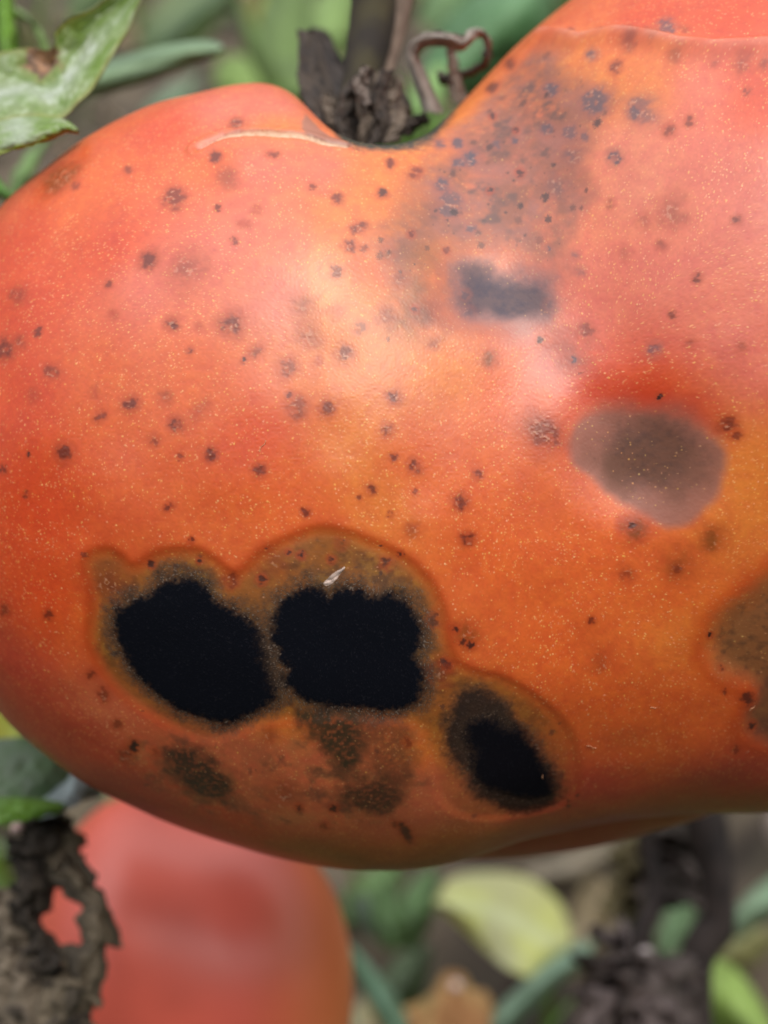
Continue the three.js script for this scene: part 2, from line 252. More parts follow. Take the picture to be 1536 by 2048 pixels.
// golden flecks of the skin
function flecks(n, size, alpha) {                 // n per million square units of skin
  const q = [0, 0, 0], ua = [0, 0, 0], ub = [0, 0, 0], e = 3 / N;
  for (let k = 0; k < n * 26; k++) {
    const a = rr(.03, .97), b = rr(.03, .97), pick = rnd();
    sample(base, NG, 3, a, b, q); sample(base, NG, 3, a + e, b, ua); sample(base, NG, 3, a, b + e, ub);
    for (let c = 0; c < 3; c++) { ua[c] = (ua[c] - q[c]) / 3; ub[c] = (ub[c] - q[c]) / 3; }
    const E = ua[0] ** 2 + ua[1] ** 2 + ua[2] ** 2, F = ua[0] * ub[0] + ua[1] * ub[1] + ua[2] * ub[2], G = ub[0] ** 2 + ub[1] ** 2 + ub[2] ** 2, area = Math.sqrt(Math.max(1e-6, E * G - F * F));
    if (pick > area / 6.2) continue;                                  // even spread over the real surface
    if (noise3(q[0] / 60, q[1] / 60, q[2] / 60) + .6 * noise3(q[0] / 17, q[1] / 17, q[2] / 17) + rr(-.9, .9) < -.25) continue;
    const r = size * (.5 + .8 * Math.pow(rnd(), 2)), al = alpha * rr(.3, 1), X = a * N, Y = b * N, RX = Math.ceil((r + 1.2) / Math.sqrt(area * Math.sqrt(E / G)) + 1), RY = Math.ceil((r + 1.2) / Math.sqrt(area * Math.sqrt(G / E)) + 1);
    const c = [mix(.78, .92, rnd()), mix(.34, .54, rnd()), mix(.09, .24, rnd())];
    for (let j = -RY; j <= RY; j++) for (let i = -RX; i <= RX; i++) {
      const x = (X | 0) + i, y = (Y | 0) + j; if (x < 0 || y < 0 || x >= N || y >= N) continue;
      const dx = x + .5 - X, dy = y + .5 - Y, d = Math.sqrt(Math.max(0, E * dx * dx + 2 * F * dx * dy + G * dy * dy));
      const t = clamp((r + .9 - d) / 1.5) * al; if (t > 0) { over(y * N + x, c, t); bu[y * N + x] += t * .8; }
    }
  }
}
flecks(9500, 1.35, .8);
// broad discolorations
lay(mauve, (q, d, x, y) => { const n = fbm2(x / 80, y / 80, 4), f = fbm2(x / 15 + 9, y / 15, 3); const t = (1 - sstep(-56, 40, d + 60 * n)) * clamp(.92 + .5 * n + .45 * f); over(q, [.245, .080, .045], t * .94); over(q, [.36, .125, .095], t * clamp(.9 * fbm2(x / 50 + 20, y / 50, 3) + .12)); const g = sstep(.0, .45, fbm2(x / 38 + 40, y / 38, 3)) * (1 - sstep(-80, -10, d)); over(q, [.10, .048, .040], g * .75 * clamp(.6 + 1.3 * f)); });
lay(smudge, (q, d, x, y) => { const n = fbm2(x / 40 + 3, y / 40, 4); const t = (1 - sstep(-50, 20, d + 50 * n)) * clamp(.7 + n); over(q, [.22, .075, .026], t * .85); });
lay(smudge2, (q, d, x, y) => { const n = fbm2(x / 30 + 3, y / 30, 4); const t = (1 - sstep(-40, 20, d + 40 * n)) * clamp(.6 + n); over(q, [.28, .07, .045], t * .75); });
lay(halo, (q, d, x, y) => {
  const n = fbm2(x / 60, y / 60, 4), f = fbm2(x / 13, y / 13, 3);
  const low = sstep(-40, -330, y) * .85;                            // fades out towards the underside
  const rim = Math.exp(-((d + 4 + 5 * n) ** 2) / 150) * (1 - low);
  over(q, [.42, .045, .007], rim * .65);
  const t = (1 - sstep(-38, 6, d + 12 * n)) * (1 - low * .85), dp = sstep(-8, -60, d + 14 * n);
  over(q, [.26, .088, .012], t * .88);
  over(q, [.15, .058, .016], t * dp * clamp(.8 + 1.1 * n + .5 * f));
  over(q, [.09, .028, .008], t * clamp(.75 * f + .6 * n + .02) * .95);
  over(q, [.38, .17, .025], t * clamp(-.9 * f + .8 * n - .02) * .7);
  ro[q] = mix(ro[q], .46, t);
});
lay(stain, (q, d, x, y) => { const n = fbm2(x / 70 + 4, y / 70, 4), f = fbm2(x / 14, y / 14, 3); const t = 1 - sstep(-60, 30, d + 40 * n); over(q, [.30, .085, .036], t * clamp(.3 + 1.5 * n + .5 * f) * .75); over(q, [.46, .16, .055], t * clamp(-1.3 * n - .05 + .4 * f) * .8); over(q, [.10, .04, .025], t * clamp(fbm2(x / 32 + 30, y / 32, 4) * 2 - .25 + .5 * f) * .7); });
lay(brown1, (q, d, x, y) => { const n = fbm2(x / 60, y / 60, 4), f = fbm2(x / 12, y / 12, 3); over(q, [.50, .055, .008], Math.exp(-((d - 4 + 8 * n) ** 2) / 500) * .6); const t = 1 - sstep(-62, 16, d + 22 * n); over(q, [.205, .088, .034], t * .88); over(q, [.06, .03, .02], t * clamp(f * 1.2 + n * .6 - .02) * .7); over(q, [.075, .026, .026], t * sstep(0, -90, y) * clamp(.7 + n) * .8); });
for (const [o, c, s] of [[blot1, [.030, .018, .014], .95], [blot2, [.035, .026, .014], .95], [blot3, [.035, .020, .012], .9], [blot4, [.13, .04, .018], .75]]) lay(o, (q, d, x, y) => { const n = fbm2(x / 26, y / 26, 4), f = fbm2(x / 7, y / 7, 2); over(q, c, (1 - sstep(-34, 24, d + 26 * n + 8 * f)) * s * clamp(.95 + .6 * f)); });
// sunken grey lesions
lay(dent1, (q, d, x, y) => { const n = fbm2(x / 40, y / 40, 3); over(q, [.50, .036, .008], (1 - sstep(-30, 30, d + 18 * n)) * .62 * sstep(20, 110, y + .25 * x)); });  // red upper band: darkness of the down-facing slope painted into the colour
lay(grey1, (q, d, x, y) => { const n = fbm2(x / 60, y / 60, 4), f = fbm2(x / 10, y / 10, 3), top = sstep(30, 120, y + .2 * x); const t = 1 - sstep(-20 - 46 * top, 8 + 6 * top, d + 12 * n); over(q, [.30, .110, .075], t * .92); const c = 1 - sstep(.36, 1.12, Math.hypot((x - 14) / 140, (y - 12) / 116) + .35 * n); over(q, [.13, .052, .030], c * t * .95); over(q, [.06, .026, .022], c * clamp(.2 + .9 * n + .8 * f) * .65); ro[q] = mix(ro[q], mix(.46, .62, c), t); });  // lighter mauve rim has the sky reflection of the slope painted in
lay(dent2, (q, d, x, y) => { const n = fbm2(x / 40, y / 40, 3); over(q, [.36, .085, .055], (1 - sstep(-20, 40, d + 30 * n)) * .55); });
lay(grey2, (q, d, x, y) => { const n = fbm2(x / 36, y / 36, 4), f = fbm2(x / 9, y / 9, 3); const t = 1 - sstep(-46, 18, d + 26 * n); over(q, [.30, .13, .11], t * .8); const c = t * sstep(-62, -18, y + 18 * n); over(q, [.085, .056, .066], c * .9); over(q, [.04, .032, .058], c * clamp(.25 + 1.3 * n + .7 * f + .003 * (20 - x)) * .65); ro[q] = mix(ro[q], .55, c); });  // pale lower rim is partly sky reflection put into the skin colour
flecks(3000, 1.3, .6);
// the many small spots
const spotPatches = [];
for (const [x, y, r, s, kind, st = 1, turn = 0] of SPOTS) {
  const p = skinAt(x, y); if (!(p[2] > -1500)) continue;
  const ring = []; for (let i = 0; i < 10; i++) { const t = i / 10 * 6.283; ring.push([x + (Math.cos(t) * st * Math.cos(turn) - Math.sin(t) * Math.sin(turn)) * r / Math.sqrt(st), y - (Math.cos(t) * st * Math.sin(turn) + Math.sin(t) * Math.cos(turn)) * r / Math.sqrt(st)]); }
  if (ring.some((c) => skinAt(...c)[2] < -1500)) continue;
  const o = patch(ring, r * .9 + 5), so = h3(x, y, 3) * 90; o.r = r; o.s = s; o.kind = kind; spotPatches.push(o);
  const c = KIND[kind], soft = kind === 3 || (s < .6) ? .7 : .38;
  lay(o, (q, d, u, v) => {
    const n = fbm2(u / (r * .75) + so, v / (r * .75), 3), f = noise2(u / 4.5 + so, v / 4.5), g = noise2(u / 9 + so, v / 9 + 4);
    const t = 1 - sstep(-soft * r * 1.5, soft * r * .55, d + r * .04 + r * .62 * n + 2.8 * f + 1.8 * g);
    const hole = r > 10 && kind !== 4 ? sstep(.05, .7, g + .4 * f) * .6 : 0;         // pale flakes inside the larger spots
    over(q, kind === 1 ? [.30, .085, .06] : [.36, .045, .012], (1 - sstep(-r * .3, r * .9 + 4, d + r * .5 * n)) * .7 * s);
    over(q, c, t * s * .95 * (1 - hole));
    if (hole > 0 && t > .4 && f > .35) over(q, [.62, .34, .22], .4 * t);
    bu[q] += t * s * 1.0 * f;
  });
}
// many tiny dark specks, denser in the discoloured shoulder and above the mould
function specks(o, n, rmax, al) { const b = o.box, p = [0, 0, 0]; for (let k = 0; k < n; k++) { const a = rr(b[0], b[1]), c = rr(b[2], b[3]); sample(base, NG, 3, (a + 1) / 2, (c + 1) / 2, p); const d = outline(o.local(p), o); if (d > 5) continue; const r = .5 + rmax * Math.pow(rnd(), 3), X = (a + 1) / 2 * N, Y = (c + 1) / 2 * N, R = Math.ceil(r + 1), t0 = al * rr(.3, 1); for (let j = -R; j <= R; j++) for (let i = -R; i <= R; i++) { const x = (X | 0) + i, y = (Y | 0) + j; if (x < 0 || y < 0 || x >= N || y >= N) continue; const t = clamp(r + .6 - Math.hypot(x + .5 - X, y + .5 - Y) * (1 + .4 * noise2(x, y))) * t0; if (t > 0) over(y * N + x, [.05, .022, .02], t); } } }
specks(mauve, 2200, 4.6, .85); specks(halo, 900, 3.8, .85); specks(stain, 260, 3.6, .7); specks(smudge, 160, 3.6, .8); specks(smudge2, 60, 3, .8); specks(dent1, 70, 2, .8); specks(brown1, 60, 2.2, .7); specks(grey2, 40, 2.5, .6);
// black velvet mould with its grey-brown fringe of spores
function velvet(o, deep, fringe, w0, soft = 11) {
  lay(o, (q, d, x, y) => {
    const n = fbm2(x / 34, y / 34, 4), f = fbm2(x / 7, y / 7, 3), g = noise2(x / 2.4, y / 2.4);
    const ft = (1 - sstep(2, w0, d + 16 * n + 14 * f)) * fringe; over(q, [.085, .046, .024], ft * clamp(.62 + .5 * g + .5 * f)); over(q, [.03, .022, .018], (1 - sstep(-4, 40, d + 16 * n + 14 * f)) * fringe * clamp(.88 + .5 * g)); ro[q] = mix(ro[q], .8, ft);
    if (ft > .15 && g > .62 && d > -2) over(q, [.30, .22, .17], .5 * ft);
    const t = (1 - sstep(-soft, soft * .8, d + 9 * n + 12 * f + 5 * g)) * deep; over(q, [.0042, .0046, .0078], t); ro[q] = mix(ro[q], .95, t);
    bu[q] = mix(bu[q], .5 * g + .3 * f, Math.max(t, ft * .6));
    if (t > .5 && g > .55) over(q, [.015, .015, .020], clamp((g - .55) * 2));
  });
}
lay(fuzz3, (q, d, x, y) => { const n = fbm2(x / 30, y / 30, 4), f = fbm2(x / 6, y / 6, 3), g = noise2(x / 2.4, y / 2.4); const t = 1 - sstep(-26, 18, d + 18 * n + 12 * f); over(q, [.026, .018, .015], t * .95); over(q, [.12, .08, .065], t * clamp(g * .8 - .25 + f) * .45); ro[q] = mix(ro[q], .85, t); bu[q] = mix(bu[q], 1.2 * g, t); });
velvet(mould1, 1, .9, 42); velvet(mould2, 1, .85, 46); velvet(mould3, .97, .5, 30, 20);
lay(ridge, (q, d, x, y) => { over(q, [.64, .24, .16], .5 * Math.exp(-((d / 9) ** 2)) * clamp(.8 + fbm2(x / 60, y / 20, 2))); });  // sky sheen on the crease painted into the skin as a paler streak
// pale corky crack and the brown tissue it runs into
lay(scarTan, (q, d, x, y) => { const n = fbm2(x / 20, y / 20, 3); over(q, [.34, .135, .085], (1 - sstep(-8, 3, d + 4 * n)) * .9); });
lay(crack, (q, d, x, y) => { const u = clamp((x - crack.out[0][0]) / (crack.out[crack.out.length - 1][0] - crack.out[0][0])), w = 8.5 * Math.pow(Math.sin(3.1416 * clamp(u * .80 + .02)), .6) + 1; const n = noise2(x / 8, y / 3); const t = 1 - sstep(w - 2, w + 1.5, d + 1.5 * n); over(q, [.20, .07, .03], (1 - sstep(w, w + 7, d)) * .5); over(q, [.72, .50, .34], t * clamp(.85 + .3 * n)); ro[q] = mix(ro[q], .6, t); });

const u8 = (a, s) => { const d = new Uint8Array(N * N * 4); for (let q = 0; q < N * N; q++) { for (let c = 0; c < 3; c++) { const v = s === 3 ? a[q * 3 + c] : a[q]; d[q * 4 + c] = s === 3 ? Math.round(255 * (v <= .0031308 ? 12.92 * Math.max(0, v) : 1.055 * Math.pow(Math.min(1, v), 1 / 2.4) - .055)) : Math.round(255 * clamp(v)); } d[q * 4 + 3] = 255; } return d; };
const tex = (d, srgb) => { const t = new THREE.DataTexture(d, N, N, THREE.RGBAFormat); t.magFilter = THREE.LinearFilter; t.minFilter = THREE.LinearFilter; if (srgb) t.colorSpace = THREE.SRGBColorSpace; t.needsUpdate = true; return t; };
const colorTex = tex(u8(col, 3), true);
const roughData = u8(ro, 1); for (let q = 0; q < N * N; q++) roughData[q * 4 + 3] = Math.round(255 * clamp(1.15 - 1.1 * Math.max(0, ro[q] - .36) / .5, .08, 1));
const roughTex = tex(roughData);
for (let q = 0; q < N * N; q++) bu[q] = .5 + bu[q] * .16;
const bumpTex = tex(u8(bu, 1));
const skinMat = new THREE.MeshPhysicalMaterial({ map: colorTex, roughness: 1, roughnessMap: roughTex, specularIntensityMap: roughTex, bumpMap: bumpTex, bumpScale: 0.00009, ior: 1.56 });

// final form: the skin sinks at the lesions, swells under the mould and lifts along the scar
const pos = new Float32Array(base.length), ids = new Uint16Array(NV * NV);
const PARTS = [['skin', null]];
const masks = [];
const addPart = (name, o, lim = 0, label) => { PARTS.push([name, label]); masks.push([PARTS.length - 1, o, lim]); };
for (const o of spotPatches) if (o.r * 1 >= 8 && o.s > .42) addPart('dark_spot', o, 1);
addPart('brown_blotch', blot1); addPart('brown_blotch', blot2); addPart('brown_blotch', blot3);
addPart('brown_lesion', brown1, 2, 'olive brown lesion at the right edge'); addPart('brown_halo', halo, -2, 'olive brown halo round the black mould');
addPart('sunken_lesion', dent1, 2, 'large sunken grey brown lesion'); addPart('sunken_lesion', grey2, 2, 'small sunken blue grey lesion');
addPart('grey_mould', fuzz3, 2, 'grey fuzzy mould round the smallest black patch'); addPart('black_mould', mould1, 2, 'black velvety oval patch on the left'); addPart('black_mould', mould2, 2, 'widest black velvety patch'); addPart('black_mould', mould3, 2, 'smallest black mould patch');
addPart('healed_crack', crack, 8, 'pale corky crack beside the stem cavity'); addPart('corky_scar', scarTan, 0);
const disp = [[dent1, (d, x, y) => -25 * (1 - sstep(.2, 1.2, Math.hypot(x / 178, y / 156)))], [dent2, (d, x, y) => -8 * (1 - sstep(.15, 1.2, Math.hypot(x / 140, (y - 8) / 92)))], [brown1, (d) => -14 * (1 - sstep(-60, 10, d))], [halo, (d) => -4 * (1 - sstep(-20, 6, d))],
  [mould1, (d, x, y) => 1.5 * (1 - sstep(-12, 4, d))], [mould2, (d, x, y) => 1.5 * (1 - sstep(-12, 4, d))], [mould3, (d, x, y) => 1.5 * (1 - sstep(-12, 4, d))],
  [crack, (d) => -11 * Math.exp(-d * d / 60) + 5 * Math.exp(-((d - 16) ** 2) / 90)], [ridge, (d) => 20 * Math.exp(-d * d / 420)]];
const inBox = (a, b, o) => a > o.box[0] && a < o.box[1] && b > o.box[2] && b < o.box[3];
for (let j = 0; j < NV; j++) for (let i = 0; i < NV; i++) {
  const k = (j * NV + i) * 3, a = i / NG * 2 - 1, b = j / NG * 2 - 1, p = [base[k], base[k + 1], base[k + 2]];
  let h = 0;
  if (Math.max(Math.abs(a), Math.abs(b)) < RF) {
    h += 9 * fbm3(p[0] / 170, p[1] / 170, p[2] / 170, 2);
    for (const [o, f] of disp) if (inBox(a, b, o)) { const l = o.local(p), d = outline(l, o); if (d < o.pad) h += f(d, l[0], l[1]); }
  }
  const dx = p[0] - O[0], dy = p[1] - O[1], dz = p[2] - O[2], n = Math.hypot(dx, dy, dz);
  pos[k] = p[0] + dx / n * h; pos[k + 1] = p[1] + dy / n * h; pos[k + 2] = p[2] + dz / n * h;
}
const nor = new Float32Array(pos.length);
for (let j = 0; j < NV; j++) for (let i = 0; i < NV; i++) {
  const g = (x, y, c) => pos[(clamp(y, 0, NG) * NV + clamp(x, 0, NG)) * 3 + c];
  const a = V(g(i + 1, j, 0) - g(i - 1, j, 0), g(i + 1, j, 1) - g(i - 1, j, 1), g(i + 1, j, 2) - g(i - 1, j, 2)), b = V(g(i, j + 1, 0) - g(i, j - 1, 0), g(i, j + 1, 1) - g(i, j - 1, 1), g(i, j + 1, 2) - g(i, j - 1, 2));
  const n = a.cross(b); if (n.lengthSq() < 1e-6) n.set(0, 0, -1); n.normalize(); const w = W(n.x, n.y, n.z).sub(W(0, 0, 0)).normalize();
  nor.set([w.x, w.y, w.z], (j * NV + i) * 3);
}
const tomatoPos = W(200, -700, -700);
const tomato = thing('blighted_tomato', 'large red orange tomato with black mould patches filling the picture', 'tomato', tomatoPos);
{
  const cell = new Uint16Array(NG * NG);
  for (const [id, o, lim] of masks) {
    const i0 = Math.max(0, Math.floor((o.box[0] + 1) / 2 * NG)), i1 = Math.min(NG - 1, Math.ceil((o.box[1] + 1) / 2 * NG)), j0 = Math.max(0, Math.floor((o.box[2] + 1) / 2 * NG)), j1 = Math.min(NG - 1, Math.ceil((o.box[3] + 1) / 2 * NG)), p = [0, 0, 0];
    for (let j = j0; j <= j1; j++) for (let i = i0; i <= i1; i++) { sample(base, NG, 3, (i + .5) / NG, (j + .5) / NG, p); const e = p.map((v, c) => v - o.c[c]); if (e[0] * o.n[0] + e[1] * o.n[1] + e[2] * o.n[2] < -420) continue; if (outline(o.local(p), o) < lim) cell[j * NG + i] = id; }
  }
  const lists = PARTS.map(() => []);
  for (let j = 0; j < NG; j++) for (let i = 0; i < NG; i++) { const a = j * NV + i; lists[cell[j * NG + i]].push(a, a + 1, a + NV + 1, a, a + NV + 1, a + NV); }
  lists.forEach((ix, id) => { if (id && ix.length < 36) { lists[0].push(...ix); ix.length = 0; } });
  lists.forEach((ix, id) => {
    if (!ix.length) return;
    const map = new Map(), p = [], n = [], uv = [], idx = [];
    for (const v of ix) { let m = map.get(v); if (m === undefined) { m = map.size; map.set(v, m); const w = W(pos[v * 3], pos[v * 3 + 1], pos[v * 3 + 2]); p.push(w.x, w.y, w.z); n.push(nor[v * 3], nor[v * 3 + 1], nor[v * 3 + 2]); uv.push((v % NV) / NG, Math.floor(v / NV) / NG); } idx.push(m); }
    const g = new THREE.BufferGeometry(); g.setAttribute('position', new THREE.Float32BufferAttribute(p, 3)); g.setAttribute('normal', new THREE.Float32BufferAttribute(n, 3)); g.setAttribute('uv', new THREE.Float32BufferAttribute(uv, 2)); g.setIndex(idx);
    const m = part(PARTS[id][0], g, skinMat, tomato); if (PARTS[id][1]) m.userData.label = PARTS[id][1];
  });
}


// ------------------------------------------------------------------ helpers for plants
const catmull = (p, t) => {                       // p: list of points of any width, t in 0..1
  const m = p.length - 1, x = clamp(t) * m, i = Math.min(m - 1, Math.floor(x)), u = x - i, g = (k) => p[clamp(k, 0, m)];
  return p[0].map((_, c) => { const a = g(i - 1)[c], b = g(i)[c], d = g(i + 1)[c], e = g(i + 2)[c]; return 0.5 * (2 * b + (d - a) * u + (2 * a - 5 * b + 4 * d - e) * u * u + (3 * b - a - 3 * d + e) * u * u * u); });
};
// a sheet between two rails of [px, py, distance]; cut by piece(s, t) into several geometries
function sheet(A, B, o) {
  const { ns = 60, nt = 20, bulge = 0, wave = 0, freq = 6, color, thick = 0.0003, piece = () => 0, sd = 1 } = o;
  const top = [], out = {};
  for (let j = 0; j <= nt; j++) for (let i = 0; i <= ns; i++) {
    const s = i / ns, t = j / nt, a = catmull(A, s), b = catmull(B, s); if (o.ragged) for (const [e, k] of [[a, 1], [b, 9]]) { e[0] += o.ragged * fbm2(s * 16 + k, sd, 3); e[1] += o.ragged * fbm2(s * 16 + k + 40, sd, 3); } const p = a.map((v, c) => mix(v, b[c], t));
    const d = p[2] - bulge * Math.sin(Math.PI * t) + wave * (fbm2(s * freq + sd * 7.3, t * freq * .6 + sd * 3.1, 3));
    const k = wave * 300 * noise2(s * freq * 1.4 + sd, t * 3 + 40);
    top.push(at(p[0] + k * 8, p[1] + k * 8, d));
  }
  const id = (i, j) => j * (ns + 1) + i, nrm = [];
  for (let j = 0; j <= nt; j++) for (let i = 0; i <= ns; i++) {
    const e = top[id(Math.min(ns, i + 1), j)].clone().sub(top[id(Math.max(0, i - 1), j)]), f = top[id(i, Math.min(nt, j + 1))].clone().sub(top[id(i, Math.max(0, j - 1))]);
    const n = e.cross(f); if (n.lengthSq() < 1e-16) n.set(0, 1, 0); nrm.push(n.normalize());
  }
  const cols = []; for (let j = 0; j <= nt; j++) for (let i = 0; i <= ns; i++) cols.push(color(i / ns, j / nt));
  const get = (k) => out[k] ??= { p: [], n: [], c: [], i: [], map: new Map() };
  const vert = (g, v, side) => { const key = v * 2 + side; let m = g.map.get(key); if (m === undefined) { m = g.map.size; g.map.set(key, m); const q = top[v].clone().addScaledVector(nrm[v], side ? -thick : 0); g.p.push(q.x, q.y, q.z); const s = side ? -1 : 1; g.n.push(nrm[v].x * s, nrm[v].y * s, nrm[v].z * s); g.c.push(...cols[v]); } return m; };
  for (let j = 0; j < nt; j++) for (let i = 0; i < ns; i++) {
    const g = get(piece((i + .5) / ns, (j + .5) / nt)), q = [id(i, j), id(i + 1, j), id(i + 1, j + 1), id(i, j + 1)];
    const f = q.map((v) => vert(g, v, 0)), b = q.map((v) => vert(g, v, 1));
    g.i.push(f[0], f[1], f[2], f[0], f[2], f[3], b[2], b[1], b[0], b[3], b[2], b[0]);
    const rim = (x, y) => g.i.push(f[x], b[x], b[y], f[x], b[y], f[y]);
    if (j === 0) rim(0, 1); if (j === nt - 1) rim(2, 3); if (i === 0) rim(3, 0); if (i === ns - 1) rim(1, 2);
  }
  for (const k in out) { const g = out[k], b = new THREE.BufferGeometry(); b.setAttribute('position', new THREE.Float32BufferAttribute(g.p, 3)); b.setAttribute('normal', new THREE.Float32BufferAttribute(g.n, 3)); b.setAttribute('color', new THREE.Float32BufferAttribute(g.c, 3)); b.setIndex(g.i); out[k] = b; }
  return out;
}
// a stalk along points of [px, py, distance, radius in picture pixels]
function stalk(pts, o) {
  const { n = 40, m = 12, color, rough = .15, sd = 3 } = o, p = [], nn = [], c = [], idx = [], ctr = [];
  for (let i = 0; i <= n; i++) { const q = catmull(pts, i / n); ctr.push([at(q[0], q[1], q[2]), Math.max(.4, q[3]) * U * q[2] / FD]); }
  for (let i = 0; i <= n; i++) {
    const T = ctr[Math.min(n, i + 1)][0].clone().sub(ctr[Math.max(0, i - 1)][0]).normalize(), e = V(0, 0, 1).cross(T); if (e.lengthSq() < .01) e.set(1, 0, 0); e.normalize(); const f = T.clone().cross(e);
    for (let k = 0; k <= m; k++) {
      const a = (k % m) / m * Math.PI * 2, d = e.clone().multiplyScalar(Math.cos(a)).addScaledVector(f, Math.sin(a)), r = ctr[i][1] * (1 + rough * fbm3(Math.cos(a) * 1.6 + sd, Math.sin(a) * 1.6, i * .22, 3) * 2) * (i === 0 || i === n ? .5 : 1);
      const q = ctr[i][0].clone().addScaledVector(d, r); p.push(q.x, q.y, q.z); nn.push(d.x, d.y, d.z); c.push(...color(i / n, k / m));
    }
  }
  for (let i = 0; i < n; i++) for (let k = 0; k < m; k++) { const a = i * (m + 1) + k, b = a + m + 1; idx.push(a, a + 1, b + 1, a, b + 1, b); }
  for (const [e, s] of [[0, 1], [n, 0]]) { const z = p.length / 3, q = ctr[e][0]; p.push(q.x, q.y, q.z); const T = ctr[Math.min(n, e + 1)][0].clone().sub(ctr[Math.max(0, e - 1)][0]).normalize().multiplyScalar(s ? -1 : 1); nn.push(T.x, T.y, T.z); c.push(...color(e / n, 0)); for (let k = 0; k < m; k++) { const a = e * (m + 1) + k; s ? idx.push(z, a + 1, a) : idx.push(z, a, a + 1); } }
  const g = new THREE.BufferGeometry(); g.setAttribute('position', new THREE.Float32BufferAttribute(p, 3)); g.setAttribute('normal', new THREE.Float32BufferAttribute(nn, 3)); g.setAttribute('color', new THREE.Float32BufferAttribute(c, 3)); g.setIndex(idx); return g;
}
const tint = (rgb, v = .18, f = 9, sd = 1, rgb2) => { const a = lin(...rgb), b = rgb2 ? lin(...rgb2) : null; return (s, t) => { const n = fbm2(s * f + sd * 11, t * f * .5 + sd * 5, 3), w = b ? clamp(.5 + 1.6 * n) : 0; return a.map((x, c) => Math.max(.002, (b ? mix(x, b[c], w) : x) * (1 + v * 2 * n))); }; };
const leafMat = new THREE.MeshPhysicalMaterial({ vertexColors: true, roughness: .5, transmission: .22, thickness: 0, side: THREE.DoubleSide });
const dryMat = new THREE.MeshStandardMaterial({ vertexColors: true, roughness: .85 });
const wetMat = new THREE.MeshPhysicalMaterial({ vertexColors: true, roughness: .42, transmission: .12, thickness: 0 });

// ------------------------------------------------------------------ ground, grass, litter
{
  const g = new THREE.PlaneGeometry(5, 5, 420, 420); g.rotateX(-Math.PI / 2); g.translate(0, 0, -1.2);
  const p = g.attributes.position, c = [], d1 = lin(88, 76, 62), d2 = lin(44, 37, 32), d3 = lin(120, 108, 90);
  for (let i = 0; i < p.count; i++) {
    const x = p.getX(i), z = p.getZ(i), n = fbm2(x * 22, z * 22, 4), m = fbm2(x * 70 + 3, z * 70, 3);
    p.setY(i, .012 * n + .006 * m - .008);
    const t = clamp(.5 + n), u = clamp(m * 1.8 - .1); for (let k = 0; k < 3; k++) c.push(mix(mix(d2[k], d1[k], t), d3[k], u));
  }
  g.setAttribute('color', new THREE.Float32BufferAttribute(c, 3)); g.computeVertexNormals();
  struct('soil', g, new THREE.MeshStandardMaterial({ vertexColors: true, roughness: .95 }));
  const far = new THREE.RingGeometry(2.4, 40, 48, 4); far.rotateX(-Math.PI / 2); far.translate(0, -.02, -1.2);
  struct('ground', far, new THREE.MeshStandardMaterial({ color: new THREE.Color().setRGB(.07, .08, .035), roughness: 1 }));
}
function bladeGeo(x, z, h, w, lean, dir, rgb) {
  const n = 6, p = [], c = [], idx = [];
  for (let i = 0; i <= n; i++) { const t = i / n, hx = Math.cos(dir) * lean * t * t, hz = Math.sin(dir) * lean * t * t, ww = w * (1 - t * t) * .5 + .0001, y = h * t * (1 - .25 * t * lean / h); const qx = -Math.sin(dir) * ww, qz = Math.cos(dir) * ww; p.push(x + hx - qx, y, z + hz - qz, x + hx, y - ww * .5, z + hz, x + hx + qx, y, z + hz + qz); for (let k = 0; k < 3; k++) c.push(...rgb.map((v) => v * (.7 + .4 * t))); }
  for (let i = 0; i < n; i++) for (let k = 0; k < 2; k++) { const a = i * 3 + k; idx.push(a, a + 1, a + 4, a, a + 4, a + 3); }
  const g = new THREE.BufferGeometry(); g.setAttribute('position', new THREE.Float32BufferAttribute(p, 3)); g.setAttribute('color', new THREE.Float32BufferAttribute(c, 3)); g.setIndex(idx); g.computeVertexNormals(); return g;
}
{
  const gs = [];
  for (let i = 0; i < 26000; i++) {
    const z = rr(-2.2, .9), x = rr(-1.1, 1.1); if (noise2(x * 7 + 3, z * 7) + rr(-.45, .45) < -.02) continue;
    const k = rnd(), c = k < .5 ? lin(92, 128, 48) : k < .72 ? lin(112, 146, 92) : k < .88 ? lin(132, 164, 48) : lin(140, 126, 84);
    gs.push(bladeGeo(x, z, rr(.02, .085), rr(.004, .012), rr(.005, .05), rr(0, 6.28), c.map((v) => v * rr(.85, 1.4))));
  }
  struct('grass', mergeGeometries(gs), leafMat, 'stuff').userData.label = 'short green grass growing out of the brown soil behind the tomato'; scene.children.at(-1).userData.category = 'grass';
  const ls = [];
  for (let i = 0; i < 4200; i++) {
    const z = rr(-2, .5), x = rr(-.9, .9), r = rr(.006, .02), g = new THREE.PlaneGeometry(r, r * rr(.3, .8), 4, 2), p = g.attributes.position, c = [], k = rnd(), b = k < .4 ? lin(116, 98, 78) : k < .78 ? lin(60, 48, 40) : lin(170, 152, 118);
    for (let q = 0; q < p.count; q++) { p.setZ(q, r * .4 * (noise2(p.getX(q) * 300 + i, p.getY(q) * 300) - (p.getX(q) / r) ** 2)); c.push(...b.map((v) => v * rr(.8, 1.15))); }
    g.setAttribute('color', new THREE.Float32BufferAttribute(c, 3)); g.rotateX(-Math.PI / 2 + rr(-.5, .5)); g.rotateY(rr(0, 6.28)); g.translate(x, rr(.003, .014), z); g.computeVertexNormals(); ls.push(g);
  }
  struct('leaf_litter', mergeGeometries(ls), dryMat, 'stuff').userData.label = 'dry brown leaf litter scattered over the soil'; scene.children.at(-1).userData.category = 'leaf litter';
}

